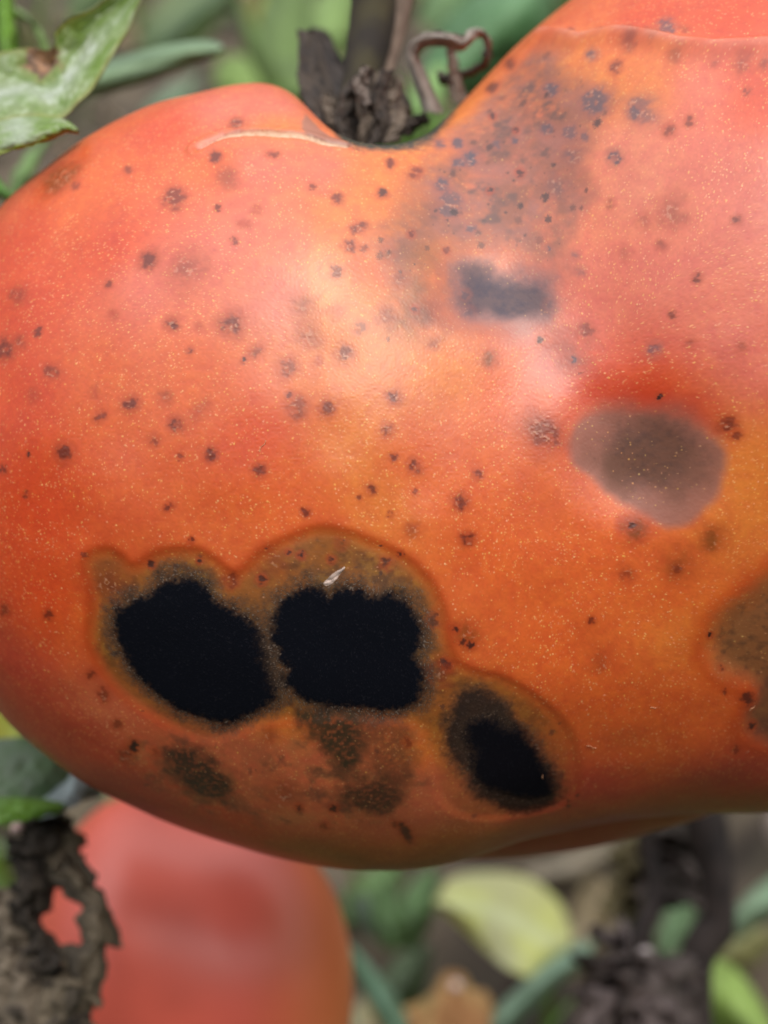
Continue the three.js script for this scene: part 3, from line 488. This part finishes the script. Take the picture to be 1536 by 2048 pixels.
{ // unseen foliage added behind the camera to block low sky and darken the lower skin
  const leafG = new THREE.PlaneGeometry(.07, .05, 3, 2), p = leafG.attributes.position; for (let i = 0; i < p.count; i++) p.setZ(i, -.25 * p.getX(i) ** 2 / .035 - .3 * Math.abs(p.getY(i))); leafG.computeVertexNormals();
  const n = 5200, m = new THREE.InstancedMesh(leafG, new THREE.MeshStandardMaterial({ color: 0xffffff, roughness: .6, side: THREE.DoubleSide }), n), q = new THREE.Object3D(), c = new THREE.Color();
  for (let i = 0; i < n; i++) { const x = rr(-1.8, 1.8), z = .42 + .5 * rnd(), top = 1.04 + .16 * noise2(x * 3, 5) ; q.position.set(x, top * Math.pow(rnd(), .8), z); q.rotation.set(rr(-1, 1), rr(0, 6.28), rr(-.8, .8)); q.scale.setScalar(rr(.7, 1.7)); q.updateMatrix(); m.setMatrixAt(i, q.matrix); const v = rr(.6, 1.3); c.setRGB(.045 * v, .085 * v, .022 * v); m.setColorAt(i, c); }
  m.name = 'added_foliage'; m.castShadow = m.receiveShadow = true; m.userData = { kind: 'stuff', label: 'added row of green foliage behind the camera blocking the low sky', category: 'foliage' }; scene.add(m);
}
// ------------------------------------------------------------------ stem and withered calyx of the blighted tomato
const dryA = tint([122, 106, 90], .4, 16, 1, [54, 44, 38]), dryB = tint([140, 124, 108], .3, 14, 2, [70, 58, 52]), stemC = tint([70, 64, 38], .3, 8, 4, [34, 28, 22]);
part('stem', stalk([[752, -80, .206, 44], [744, 40, .205, 44], [726, 140, .203, 40], [712, 230, .201, 34], [716, 300, .2, 30]], { color: stemC, rough: .1 }), dryMat, tomato);
const sepal = (A, B, o) => part('sepal', sheet(A, B, { wave: .0016, freq: 7, thick: .0004, ns: 80, nt: 24, ...o })[0], dryMat, tomato);
sepal([[716, 150, .203], [708, 190, .201], [728, 240, .2], [735, 285, .202]], [[765, 130, .202], [776, 190, .198], [760, 240, .198], [748, 285, .2]], { color: dryA, sd: 2 });
sepal([[620, 50, .228], [612, 120, .224], [640, 200, .215], [690, 275, .207]], [[650, 60, .226], [690, 140, .22], [705, 210, .212], [712, 275, .206]], { color: tint([70, 60, 54], .3, 8, 3, [28, 22, 20]), sd: 3 });
sepal([[768, 180, .204], [786, 230, .202], [790, 262, .203], [765, 280, .204]], [[800, 150, .207], [822, 210, .206], [816, 245, .205], [780, 282, .205]], { color: dryA, sd: 5 });
sepal([[650, 200, .210], [660, 240, .207], [690, 262, .206]], [[720, 190, .208], [722, 230, .206], [715, 270, .205]], { color: tint([60, 44, 36], .4, 8, 7, [24, 18, 16]), sd: 6 });
const ribbon = (pts, c, sd, w) => { const f = (k) => pts.map(([x, y, d, w0, a]) => [x, y, d, w0 * 1.25, a]).map(([x, y, d, wd, a]) => [x + k * Math.cos(a) * wd / 2, y + k * Math.sin(a) * wd / 2, d + k * .0012]); part('sepal', sheet(f(1), f(-1), { ns: 90, nt: 14, wave: w, freq: 9, bulge: .0012, thick: .0004, color: c, sd })[0], dryMat, tomato); };
const darkC = tint([84, 72, 62], .4, 18, 3, [34, 27, 24]), midC = tint([132, 116, 100], .4, 18, 5, [62, 52, 46]);
for (const [p, c] of [[[[702, 285, .196, 34, 0], [694, 240, .197, 40, .2], [706, 190, .198, 34, .4], [730, 150, .198, 22, .6]], darkC], [[[724, 290, .194, 26, 0], [738, 240, .194, 30, -.2], [730, 190, .195, 26, .2], [742, 135, .196, 18, .3]], midC], [[[752, 290, .194, 30, 0], [764, 240, .194, 34, .3], [758, 190, .194, 28, -.3], [775, 140, .196, 20, .2]], darkC], [[[780, 285, .195, 28, 0], [795, 248, .196, 34, -.4], [786, 205, .197, 26, .2], [800, 165, .198, 14, .2]], midC], [[[660, 262, .2, 40, .3], [640, 200, .203, 56, .2], [622, 130, .206, 44, -.1], [612, 60, .21, 26, 0]], darkC], [[[690, 280, .199, 30, .6], [668, 236, .2, 38, .5], [660, 190, .202, 24, .3]], midC], [[[808, 268, .198, 20, .4], [830, 244, .199, 26, .5], [852, 236, .2, 16, .9]], darkC], [[[736, 210, .192, 18, 0], [722, 170, .193, 26, .4], [738, 140, .194, 16, 1]], tint([150, 136, 126], .4, 16, 8, [80, 68, 60])]]) ribbon(p, c, p[0][0] * .1, .0011);
ribbon([[866, 225, .203, 34, 0], [846, 170, .202, 30, .2], [828, 118, .201, 26, .3], [832, 94, .2, 26, 1], [856, 80, .199, 26, 1.5], [894, 80, .198, 26, 1.7], [926, 88, .198, 24, 1.5], [944, 72, .199, 20, .9], [962, 66, .2, 16, 1.6], [976, 88, .202, 14, 2.6], [974, 116, .204, 10, 3]], tint([178, 168, 158], .45, 30, 2, [92, 82, 74]), 2, .0008);
ribbon([[922, 205, .206, 26, 0], [908, 140, .205, 20, 0], [902, 88, .203, 14, 0]], tint([150, 138, 124], .3, 14, 2, [100, 88, 78]), 4, .0008);
ribbon([[974, 108, .204, 10, .6], [966, 128, .206, 9, 1], [940, 142, .207, 8, 1.5], [896, 158, .208, 12, 1.5], [878, 152, .209, 14, 1.5]], tint([120, 108, 96], .3, 14, 2, [60, 52, 46]), 6, .0008);
// a torn flake of skin and hairs caught on the mould
part('skin_flake', sheet([[646, 1166, .1552], [660, 1152, .1549], [689, 1133, .1547]], [[652, 1172, .1552], [670, 1161, .155], [690, 1135, .1547]], { ns: 14, nt: 5, wave: .0003, thick: .00006, color: tint([196, 172, 160], .3, 30) })[0], dryMat, tomato).userData.label = 'small pale torn flake of skin above the widest mould patch';

for (const [x, y, l, a, c] of [[527, 893, 26, .9, 0], [1285, 1362, 10, .2, 1], [1306, 1415, 12, -.2, 1], [1432, 1532, 18, .4, 1], [1182, 1494, 20, -.35, 0], [1486, 1506, 26, .15, 0], [1085, 1552, 7, 1.4, 1], [1505, 1416, 14, .6, 1]]) {
  const pt = (t, b) => { const p = skinAt(x + Math.cos(a) * l * t - Math.sin(a) * b, y - Math.sin(a) * l * t - Math.cos(a) * b), n = gradient(p); return p.map((v, k) => v + n[k] * 2.2); };
  const cv = new THREE.CatmullRomCurve3([[-.5, 0], [-.15, l * .12], [.2, l * .05], [.5, l * .16]].map(([t, b]) => W(...pt(t, b))));
  part('fibre', new THREE.TubeGeometry(cv, 14, (c ? 1 : .65) * U, 5), new THREE.MeshStandardMaterial({ color: new THREE.Color(...lin(196, 140, 105)), roughness: .7 }), tomato);
}
// ------------------------------------------------------------------ second tomato
{
  const n = 150, c = at(390, 1975, .279), s = U * .279 / FD, lob = [[-125, 45, 0, 190, 335, 250], [55, 0, 0, 262, 350, 265]], p = [], uv = [], idx = [], cl = [];
  const f = (x, y, z) => smin(k0(x, y, z, lob[0]), k0(x, y, z, lob[1]), 90);
  for (let j = 0; j <= n; j++) for (let i = 0; i <= n; i++) {
    const th = j / n * Math.PI, ph = i / n * 2 * Math.PI, d = [Math.sin(th) * Math.cos(ph), Math.cos(th), Math.sin(th) * Math.sin(ph)]; let t = 600;
    for (let k = 0; k < 40; k++) t -= f(d[0] * t, d[1] * t, d[2] * t) * .85;
    const q = W(d[0] * t * s / U, d[1] * t * s / U, d[2] * t * s / U).sub(W(0, 0, 0)).add(c); p.push(q.x, q.y, q.z);
    const a = sstep(.35, 1, d[0]) * .8, m = 1 + .1 * noise3(d[0] * 4, d[1] * 4, d[2] * 4); cl.push(mix(.82, .76, a) * m, mix(.145, .22, a) * m, mix(.095, .06, a) * m);
  }
  for (let j = 0; j < n; j++) for (let i = 0; i < n; i++) { const a = j * (n + 1) + i; idx.push(a, a + 1, a + n + 2, a, a + n + 2, a + n + 1); }
  const g = new THREE.BufferGeometry(); g.setAttribute('position', new THREE.Float32BufferAttribute(p, 3)); g.setAttribute('color', new THREE.Float32BufferAttribute(cl, 3)); g.setIndex(idx); g.computeVertexNormals();
  const o = thing('ripe_tomato', 'smaller plain red tomato out of focus under the big spotted one', 'tomato', c);
  part('skin', g, new THREE.MeshPhysicalMaterial({ vertexColors: true, roughness: .36, ior: 1.6 }), o);
  part('stem', stalk([[330, 1640, .282, 14], [335, 1560, .284, 12], [350, 1400, .288, 12]], { color: stemC }), dryMat, o);
}

// ------------------------------------------------------------------ leaf at the top left corner
{
  const o = thing('tomato_leaf', 'mildewed green leaf with a brown spot in the top left corner', 'leaf', at(60, 170, .192));
  const g1 = lin(104, 134, 40), g2 = lin(138, 156, 98), w = lin(178, 188, 170), y = lin(140, 140, 60), br = lin(128, 92, 62), ye = lin(128, 140, 26);
  const A = [[-60, 118, .2], [0, 104, .198], [55, 96, .196], [104, 98, .194], [111, 66, .194], [140, 36, .194], [190, 10, .196], [240, -18, .199], [300, -60, .204]];
  const B = [[-60, 260, .186], [0, 246, .186], [60, 238, .186], [112, 240, .186], [158, 212, .187], [190, 170, .19], [236, 92, .193], [268, 42, .196], [306, -40, .202]];
  const spot = (s, t) => { const a = catmull(A, s), b = catmull(B, s), x = mix(a[0], b[0], t), yy = mix(a[1], b[1], t); return Math.hypot((x - 85) / 37, (yy - 124) / 34) + .25 * noise2(x / 9, yy / 9); };
  const blade = sheet(A, B, { ns: 220, nt: 70, bulge: -.0035, wave: .0012, freq: 7, thick: .00025, sd: 2,
    piece: (s, t) => (spot(s, t) < 1 ? 1 : Math.abs(t - .62 + .1 * (s - .5)) < .035 ? 2 : 0),
    color: (s, t) => {
      const n = fbm2(s * 14, t * 7, 4), f = fbm2(s * 46, t * 22, 3), mid = Math.exp(-(((t - .62 + .1 * (s - .5)) / .13) ** 2));
      let c = g1.map((v, k) => mix(v, g2[k], clamp(.35 + 1.3 * n + .3 * (1 - s)))); c = c.map((v, k) => mix(v, w[k], clamp(mid * (.5 + .8 * n) * (.35 + .65 * (1 - s)) + .25 * mid + clamp(f + .5 * n - .08) * .9)));
      const ed = Math.min(t, 1 - t); c = c.map((v, k) => mix(v, y[k], sstep(.10, 0, ed) * .7)); c = c.map((v) => v * (1 + .3 * f));
      const q = spot(s, t), h = sstep(1.45, 1, q); c = c.map((v, k) => mix(v, y[k] * .9, h * .5)); const z = sstep(1.05, .85, q); return c.map((v, k) => mix(v, br[k] * (1 + 1.2 * f + .5 * sstep(.7, 0, q)), z));
    } });
  part('blade', blade[0], leafMat, o); const sp = part('brown_spot', blade[1], leafMat, o); sp.userData.label = 'round brown dead spot on the leaf edge'; if (blade[2]) part('midrib', blade[2], leafMat, o);
  const A2 = [[-60, 256, .187], [0, 246, .186], [50, 238, .185], [105, 238, .184], [134, 246, .184], [156, 262, .184]], B2 = [[-60, 330, .18], [0, 309, .18], [45, 296, .18], [92, 279, .181], [128, 266, .183], [157, 263, .184]];
  part('curled_lobe', sheet(A2, B2, { ns: 90, nt: 24, bulge: .002, wave: .0008, thick: .00025, sd: 4, color: (s, t) => { const n = fbm2(s * 12, t * 6 + 9, 4), f = fbm2(s * 40, t * 14, 2); let c = g1.map((v, k) => mix(v, g2[k], clamp(.4 + 1.2 * n))); c = c.map((v, k) => mix(v, w[k], clamp(.7 * Math.exp(-(((s - .35) / .12) ** 2)) + n * .4))); c = c.map((v, k) => mix(v, ye[k], sstep(.78, .95, t))); return c.map((v) => v * (1 + .25 * f)); } })[0], leafMat, o);
}

// ------------------------------------------------------------------ blurred leaves and stalks
function leaf(name, label, category, A, B, rgb, opt = {}) {
  const m = A[A.length >> 1], o = thing(name, label, category, at(m[0], m[1], m[2]), opt.group);
  const col = tint(rgb.map((v) => v * (opt.mat ? 1 : .93)), opt.vary ?? .16, opt.f ?? 6, opt.sd ?? 1, opt.rgb2), rib = opt.rib;
  const g = sheet(A, B, { ns: 50, nt: 16, wave: .001, ...opt, piece: rib ? (s, t) => (Math.abs(t - .5) < .07 ? 1 : 0) : undefined, color: (s, t) => { const c = col(s, t); return rib && Math.abs(t - .5) < .08 ? c.map((v, k) => mix(v, lin(...rib)[k], .7)) : c; } });
  part('blade', g[0], opt.mat ?? leafMat, o); if (g[1]) part('midrib', g[1], opt.mat ?? leafMat, o);
  return o;
}
const strap = (pts) => [pts.map(([x, y, d, w, a = -1.57]) => [x + Math.cos(a) * w / 2, y + Math.sin(a) * w / 2, d]), pts.map(([x, y, d, w, a = -1.57]) => [x - Math.cos(a) * w / 2, y - Math.sin(a) * w / 2, d])];
const blade = (name, label, category, pts, rgb, opt) => { const [A, B] = strap(pts); return leaf(name, label, category, A, B, rgb, opt); };
blade('lance_leaf', 'smooth sage green lance leaf pointing right behind the mildewed leaf', 'leaf', [[120, 190, .252, 70], [200, 158, .25, 62], [290, 132, .248, 62], [380, 108, .246, 46], [425, 100, .245, 26], [446, 96, .245, 4]], [118, 146, 108], { bulge: .002, rib: [144, 172, 128] });
blade('upright_shoot', 'broad upright green stem at the left edge behind the leaf', 'plant stem', [[18, 140, .235, 36, 0], [12, 60, .235, 38, 0], [8, -60, .236, 38, 0]], [112, 158, 48], { bulge: .004, mat: wetMat });
blade('grass_leaf', 'thin arching green blade beside the upright stem', 'grass blade', [[92, 130, .236, 22, .2], [84, 80, .236, 26, .2], [60, 40, .237, 26, .7], [28, 22, .238, 16, 1.4]], [128, 158, 82], { bulge: .002 });
blade('grass_leaf', 'bright green blade sloping left of the stem cavity', 'grass blade', [[640, 210, .40, 90], [560, 150, .40, 110], [500, 80, .41, 90], [470, -30, .43, 50]], [92, 124, 30], { bulge: .006 });
blade('grass_leaf', 'wide yellow green blade directly above the left shoulder', 'grass blade', [[600, 190, .37, 120, 0], [570, 100, .38, 110, 0], [580, -40, .40, 90, 0]], [92, 120, 40], { bulge: .006 });
blade('grass_leaf', 'dark green blade leaning across the top edge', 'grass blade', [[300, 100, .5, 60], [380, 40, .5, 60], [470, -30, .5, 40]], [92, 118, 74], { bulge: .004 });
blade('broad_leaf', 'blurred mid green broad leaf behind the curled dry sepal', 'leaf', [[880, 170, .36, 120, .7], [960, 90, .36, 170, .7], [1040, 10, .36, 150, .7], [1090, -60, .37, 60, .7]], [86, 132, 80], { bulge: .008, rib: [104, 148, 96] });
blade('grass_leaf', 'pale green blade low behind the left shoulder', 'grass blade', [[300, 250, .42, 60, 0], [340, 200, .42, 70, 0], [400, 150, .43, 30, 0]], [112, 138, 104], { bulge: .004 });
blade('grass_leaf', 'thin green blade under the curled leaf lobe', 'grass blade', [[20, 420, .27, 34, 0], [50, 340, .27, 40, 0], [90, 280, .275, 20, 0]], [120, 156, 84], { bulge: .002 });
blade('grass_leaf', 'bright green leaf tip at the left edge above the tomato', 'grass blade', [[-60, 340, .22, 40], [-20, 365, .22, 46], [20, 395, .22, 10]], [92, 150, 40], { bulge: .002 });
blade('grass_leaf', 'green blade seen between stem and dry curl', 'grass blade', [[840, 260, .31, 60, 0], [850, 200, .31, 70, 0], [880, 130, .32, 40, 0]], [124, 164, 82], { bulge: .003 });

for (const [l, pts, c] of [
  ['olive green leaf blurred against the soil right of the mildewed leaf', [[300, 120, .52, 90, .6], [350, 60, .52, 130, .6], [420, -20, .53, 110, .6]], [96, 116, 62]],
  ['yellow green leaf tuft just above the highest point of the left shoulder', [[500, 230, .44, 70, 0], [490, 170, .44, 120, 0], [470, 110, .45, 60, 0]], [120, 150, 60]],
  ['small bright leaf between the thick stem and the left green blades', [[650, 120, .48, 60, 0], [660, 60, .48, 90, .2], [680, -30, .49, 80, .2]], [128, 158, 80]],
  ['deep green leaf above the dry curl at the top edge', [[860, 60, .5, 60, .5], [900, 10, .5, 110, .5], [950, -60, .5, 90, .5]], [104, 140, 82]],
  ['dim green leaf behind the mildewed leaf at the top edge', [[150, 40, .5, 60, .3], [200, -10, .5, 110, .3], [240, -70, .5, 90, .3]], [84, 110, 52]]]) blade('background_leaf', l, 'leaf', pts, c, { bulge: .006 });
for (const [l, pts, c] of [
  ['green leaf under the lowest point of the big tomato', [[700, 1850, .39, 50, .2], [740, 1790, .39, 100, .2], [790, 1730, .395, 60, .2]], [110, 142, 84]],
  ['grey green leaf between red tomato and orange dead leaf', [[790, 2020, .37, 50, .3], [810, 1960, .37, 90, .3], [850, 1890, .375, 40, .3]], [112, 130, 96]],
  ['tan dry leaf right of the pale fallen leaf', [[1130, 1960, .37, 40, .3], [1170, 1860, .375, 90, .3], [1210, 1760, .38, 70, .3]], [142, 124, 92]],
  ['grey tan dry leaf under the tomato above the fallen leaf', [[1060, 1760, .4, 60, .9], [1150, 1740, .4, 90, 1.2], [1230, 1700, .4, 60, 1.2]], [140, 128, 108]],
  ['olive leaf behind the lime leaf in the bottom right corner', [[1400, 1960, .38, 70, .5], [1460, 1900, .38, 120, .5], [1530, 1860, .385, 80, .5]], [140, 138, 86]]]) blade('background_leaf', l, 'leaf', pts, c, { bulge: .006 });

// left side, below
leaf('yellow_leaf', 'bright yellow green leaf at the left edge', 'leaf', [[-80, 1360, .262], [0, 1380, .262], [80, 1440, .262], [130, 1510, .262]], [[-80, 1500, .262], [0, 1500, .262], [60, 1505, .262], [120, 1515, .262]], [212, 212, 72], { rgb2: [190, 200, 90] });
leaf('grey_green_leaf', 'dull grey green leaf tucked under the left of the tomato', 'leaf', [[-60, 1490, .225], [40, 1478, .226], [120, 1490, .228], [200, 1545, .232]], [[-60, 1620, .218], [30, 1610, .219], [100, 1590, .22], [160, 1560, .224]], [112, 132, 104], { bulge: .002, rgb2: [84, 112, 72], sd: 5 });
leaf('pale_leaf', 'pale blue grey leaf underside touching the red tomato', 'leaf', [[60, 1600, .222], [110, 1570, .222], [160, 1545, .224], [205, 1560, .228]], [[70, 1640, .216], [120, 1626, .217], [160, 1606, .219], [200, 1590, .224]], [168, 184, 184], { bulge: .001 });
leaf('green_leaf', 'fresh green leaf edge above the withered leaf', 'leaf', [[-60, 1600, .212], [0, 1596, .212], [60, 1600, .213], [130, 1608, .214]], [[-60, 1660, .207], [0, 1648, .207], [60, 1640, .209], [125, 1618, .213]], [98, 142, 44], { bulge: .001 });
{
  const o = thing('withered_leaf', 'dark withered curled leaf making a loop before the red tomato', 'dead leaf', at(100, 1850, .222)), d1 = tint([128, 114, 94], .45, 12, 3, [56, 49, 40]), d2 = tint([66, 56, 46], .4, 18, 5, [28, 22, 17]), d3 = tint([136, 122, 104], .45, 12, 6, [54, 46, 38]);
  const s = (A, c, sd, w = .0032) => { const [a, b] = strap(A.map(([x, y, d, w, k]) => [x, y, d, w * 1.12, k])); part('leaf_fold', sheet(a, b, { ns: 120, nt: 30, wave: w, freq: 9, bulge: .003, thick: .0004, color: c, sd, ragged: 34 })[0], dryMat, o); };
  s([[80, 1625, .225, 90, .1], [85, 1660, .223, 96, .1], [78, 1700, .222, 100, .2], [58, 1750, .222, 60, .3], [62, 1800, .221, 44, .2]], d2, 2, .004);
  s([[120, 1650, .224, 50, .2], [142, 1720, .222, 62, -.4], [180, 1790, .220, 64, -.2], [192, 1870, .219, 66, 0], [176, 1950, .219, 80, .4], [130, 2020, .219, 110, .5], [100, 2090, .220, 130, .4]], d1, 3);
  s([[58, 1780, .222, 52, 0], [66, 1850, .221, 50, -.2], [92, 1910, .220, 44, -.4], [125, 1960, .220, 40, -.5], [150, 2060, .220, 50, 0]], d2, 4, .004);
  s([[-10, 1780, .225, 90, 0], [10, 1860, .224, 100, 0], [30, 1950, .222, 120, 0], [40, 2080, .222, 160, 0]], d3, 7);
  s([[140, 1715, .223, 26, 1], [118, 1740, .222, 30, 1.2], [100, 1728, .222, 14, 1.4]], d1, 8, .002);
}
const drop = (name, label, category, x, y, d, r, rgb, group) => { const o = new THREE.IcosahedronGeometry(r * U * d / FD, 4), p = o.attributes.position; for (let i = 0; i < p.count; i++) { const k = 1 + .12 * noise3(p.getX(i) * 900 + x, p.getY(i) * 900, p.getZ(i) * 900); p.setXYZ(i, p.getX(i) * k, p.getY(i) * k * .85, p.getZ(i) * k); } o.computeVertexNormals(); const q = at(x, y, d); const m = new THREE.Mesh(o, new THREE.MeshStandardMaterial({ color: new THREE.Color(...lin(...rgb)), roughness: .4 })); m.name = numbered(name); m.position.copy(q); m.castShadow = m.receiveShadow = true; m.userData = { label, category }; scene.add(m); };
drop('pale_glint', 'tiny pale pink ball for a water glint at the top of the withered leaf', 'glint', 34, 1655, .22, 14, [225, 190, 182]);  // opaque pale ball standing for a blurred water glint
// ------------------------------------------------------------------ below, right of the red tomato
leaf('fallen_leaf', 'pale yellow green fallen leaf under the middle of the tomato', 'leaf', [[870, 1800, .35], [905, 1755, .352], [980, 1745, .36], [1060, 1760, .366], [1120, 1810, .368], [1145, 1870, .366]], [[872, 1812, .346], [930, 1860, .342], [970, 1900, .34], [1020, 1940, .338], [1080, 1955, .34], [1140, 1890, .36]], [222, 220, 158], { rgb2: [206, 208, 126], bulge: .006, rib: [220, 224, 170], f: 4 });
leaf('dead_leaf', 'orange brown dead leaf at the bottom edge', 'dead leaf', [[740, 2090, .33], [800, 2020, .336], [855, 1985, .34], [885, 1945, .344], [925, 1950, .343], [950, 1985, .34], [978, 1992, .338], [985, 2040, .336]], [[760, 2150, .325], [830, 2150, .325], [880, 2150, .325], [930, 2150, .325], [990, 2130, .325]], [184, 146, 92], { rgb2: [150, 104, 62], mat: dryMat, wave: .004, bulge: .003 });
drop('pale_pebble', 'pinkish pale pebble resting on the orange dead leaf', 'pebble', 912, 1972, .33, 13, [226, 200, 190]);
blade('mint_leaf', 'mint green leaf reaching up right of the orange dead leaf', 'leaf', [[960, 2090, .335, 130, -1.2], [1040, 2010, .338, 130, -1.2], [1110, 1950, .342, 110, -1.1], [1180, 1900, .348, 50, -1.1]], [138, 166, 138], { bulge: .005, rib: [160, 196, 166] });
blade('grass_leaf', 'saturated green blade under the mint green leaf', 'grass blade', [[1060, 2110, .325, 60, -.6], [1110, 2040, .325, 60, -.8], [1160, 1980, .33, 30, -.9]], [112, 158, 60], { bulge: .003 });
blade('mint_leaf', 'mint green leaf right beside the plain red tomato', 'leaf', [[820, 2110, .33, 60, .3], [770, 2010, .332, 80, .3], [725, 1930, .335, 60, .4], [690, 1880, .34, 20, .5]], [120, 156, 124], { bulge: .004, rib: [140, 186, 150] });
for (const [l, pts, c] of [['upright green sprig leaf touching the pale fallen leaf', [[800, 1900, .36, 70, 0], [830, 1820, .362, 80, 0], [862, 1740, .366, 40, 0]], [112, 146, 92]], ['dark green sprig leaf left of the pale fallen leaf', [[790, 1900, .355, 50, 0], [780, 1840, .356, 80, .2], [770, 1770, .36, 40, .2]], [96, 128, 74]], ['small grey green sprig leaf by the red tomato edge', [[760, 1880, .37, 40, 0], [735, 1830, .37, 60, 0], [720, 1790, .37, 30, 0]], [118, 136, 116]]]) blade('sprig_leaf', l, 'leaf', pts, c, { bulge: .004 });
blade('green_leaf', 'lime green leaf in the bottom right corner', 'leaf', [[1380, 1920, .345, 40, -.9], [1420, 1970, .34, 110, -.9], [1470, 2020, .335, 110, -.9], [1530, 2080, .33, 60, -.9]], [148, 176, 84], { bulge: .005 });
blade('mint_leaf', 'mint green leaf at the right edge behind the withered stalks', 'leaf', [[1440, 1870, .37, 60, -1.3], [1490, 1830, .37, 90, -1.3], [1560, 1790, .37, 100, -1.3]], [138, 166, 134], { bulge: .005 });
blade('sprig_leaf', 'green leaf seen through the gap of the withered stalks', 'leaf', [[1330, 1910, .36, 40, 0], [1350, 1860, .36, 70, 0], [1380, 1800, .36, 50, .3]], [128, 160, 118], { bulge: .004 });
{
  const c = groundAt(1520, 1700), g = new THREE.CapsuleGeometry(.009, .085, 8, 20), p = g.attributes.position; for (let i = 0; i < p.count; i++) { const k = 1 + .16 * fbm3(p.getX(i) * 60, p.getY(i) * 60, p.getZ(i) * 60); p.setXYZ(i, p.getX(i) * k, p.getY(i), p.getZ(i) * k); } g.rotateZ(Math.PI / 2 - .06); g.computeVertexNormals();
  const m = new THREE.Mesh(g, new THREE.MeshStandardMaterial({ color: new THREE.Color(...lin(158, 142, 134)), roughness: .8 })); m.name = 'broken_stick'; m.position.set(c.x + .052, .010, c.z); m.castShadow = m.receiveShadow = true; m.userData = { label: 'pale pinkish broken stick on the soil at the right edge', category: 'stick' }; scene.add(m);
}
{
  const o = thing('withered_stalks', 'tangle of dark brown withered stalks and leaves under the tomato right', 'dead plant', groundAt(1330, 2000)), k1 = tint([116, 102, 96], .4, 12, 3, [52, 43, 40]), k2 = tint([72, 60, 55], .4, 10, 4, [36, 29, 26]), k3 = tint([146, 130, 126], .3, 10, 5, [90, 78, 75]), k4 = tint([136, 124, 88], .25, 6, 6, [110, 98, 66]);
  const s = (n, A, c, sd, w = .008) => { const [a, b] = strap(A); part(n, sheet(a, b, { ns: 90, nt: 20, wave: w, freq: 7, bulge: .006, thick: .0008, color: c, sd, ragged: 60 })[0], dryMat, o); };
  part('stalk', stalk([[1285, 1560, .30, 18], [1292, 1680, .30, 17], [1312, 1780, .298, 20], [1285, 1860, .296, 24], [1250, 1960, .294, 30], [1235, 2100, .292, 34]], { color: k2, rough: .3 }), dryMat, o);
  part('stalk', stalk([[1390, 1540, .298, 34], [1408, 1640, .297, 38], [1430, 1740, .296, 34], [1436, 1840, .295, 36], [1396, 1920, .294, 40], [1380, 2100, .292, 46]], { color: k2, rough: .35 }), dryMat, o);
  s('dead_leaf', [[1330, 1650, .31, 110, 0], [1350, 1740, .308, 120, 0], [1345, 1820, .306, 100, 0]], k1, 3);
  s('dead_leaf', [[1300, 1930, .29, 200, 0], [1290, 1990, .288, 220, 0], [1280, 2100, .286, 260, 0]], k1, 5);
  s('dead_leaf', [[1235, 1860, .292, 40, 0], [1215, 1930, .29, 60, 0], [1200, 2020, .288, 70, 0], [1190, 2110, .286, 80, 0]], k3, 6);
  s('dead_leaf', [[1265, 1660, .312, 20, .3], [1255, 1740, .31, 46, .3], [1235, 1840, .308, 40, .3]], k4, 7, .004);
  s('dead_leaf', [[1310, 1990, .284, 50, 0], [1310, 2060, .283, 70, 0], [1315, 2120, .282, 80, 0]], k3, 8);
}
drop('pale_pebble', 'grey white pebble caught among the withered stalks', 'pebble', 1292, 1908, .285, 15, [200, 186, 182]);
{
  const o = thing('dried_stalk', 'brown dried plant stalk rising out of the stem cavity at the top', 'plant stem', at(790, 40, .214));
  part('stalk', stalk([[832, -120, .218, 24], [806, 0, .214, 22], [786, 90, .21, 19], [768, 160, .206, 15], [770, 220, .204, 13]], { color: tint([140, 120, 104], .25, 10, 2, [88, 72, 60]), rough: .12 }), dryMat, o);
}
renderer.render(scene, camera);
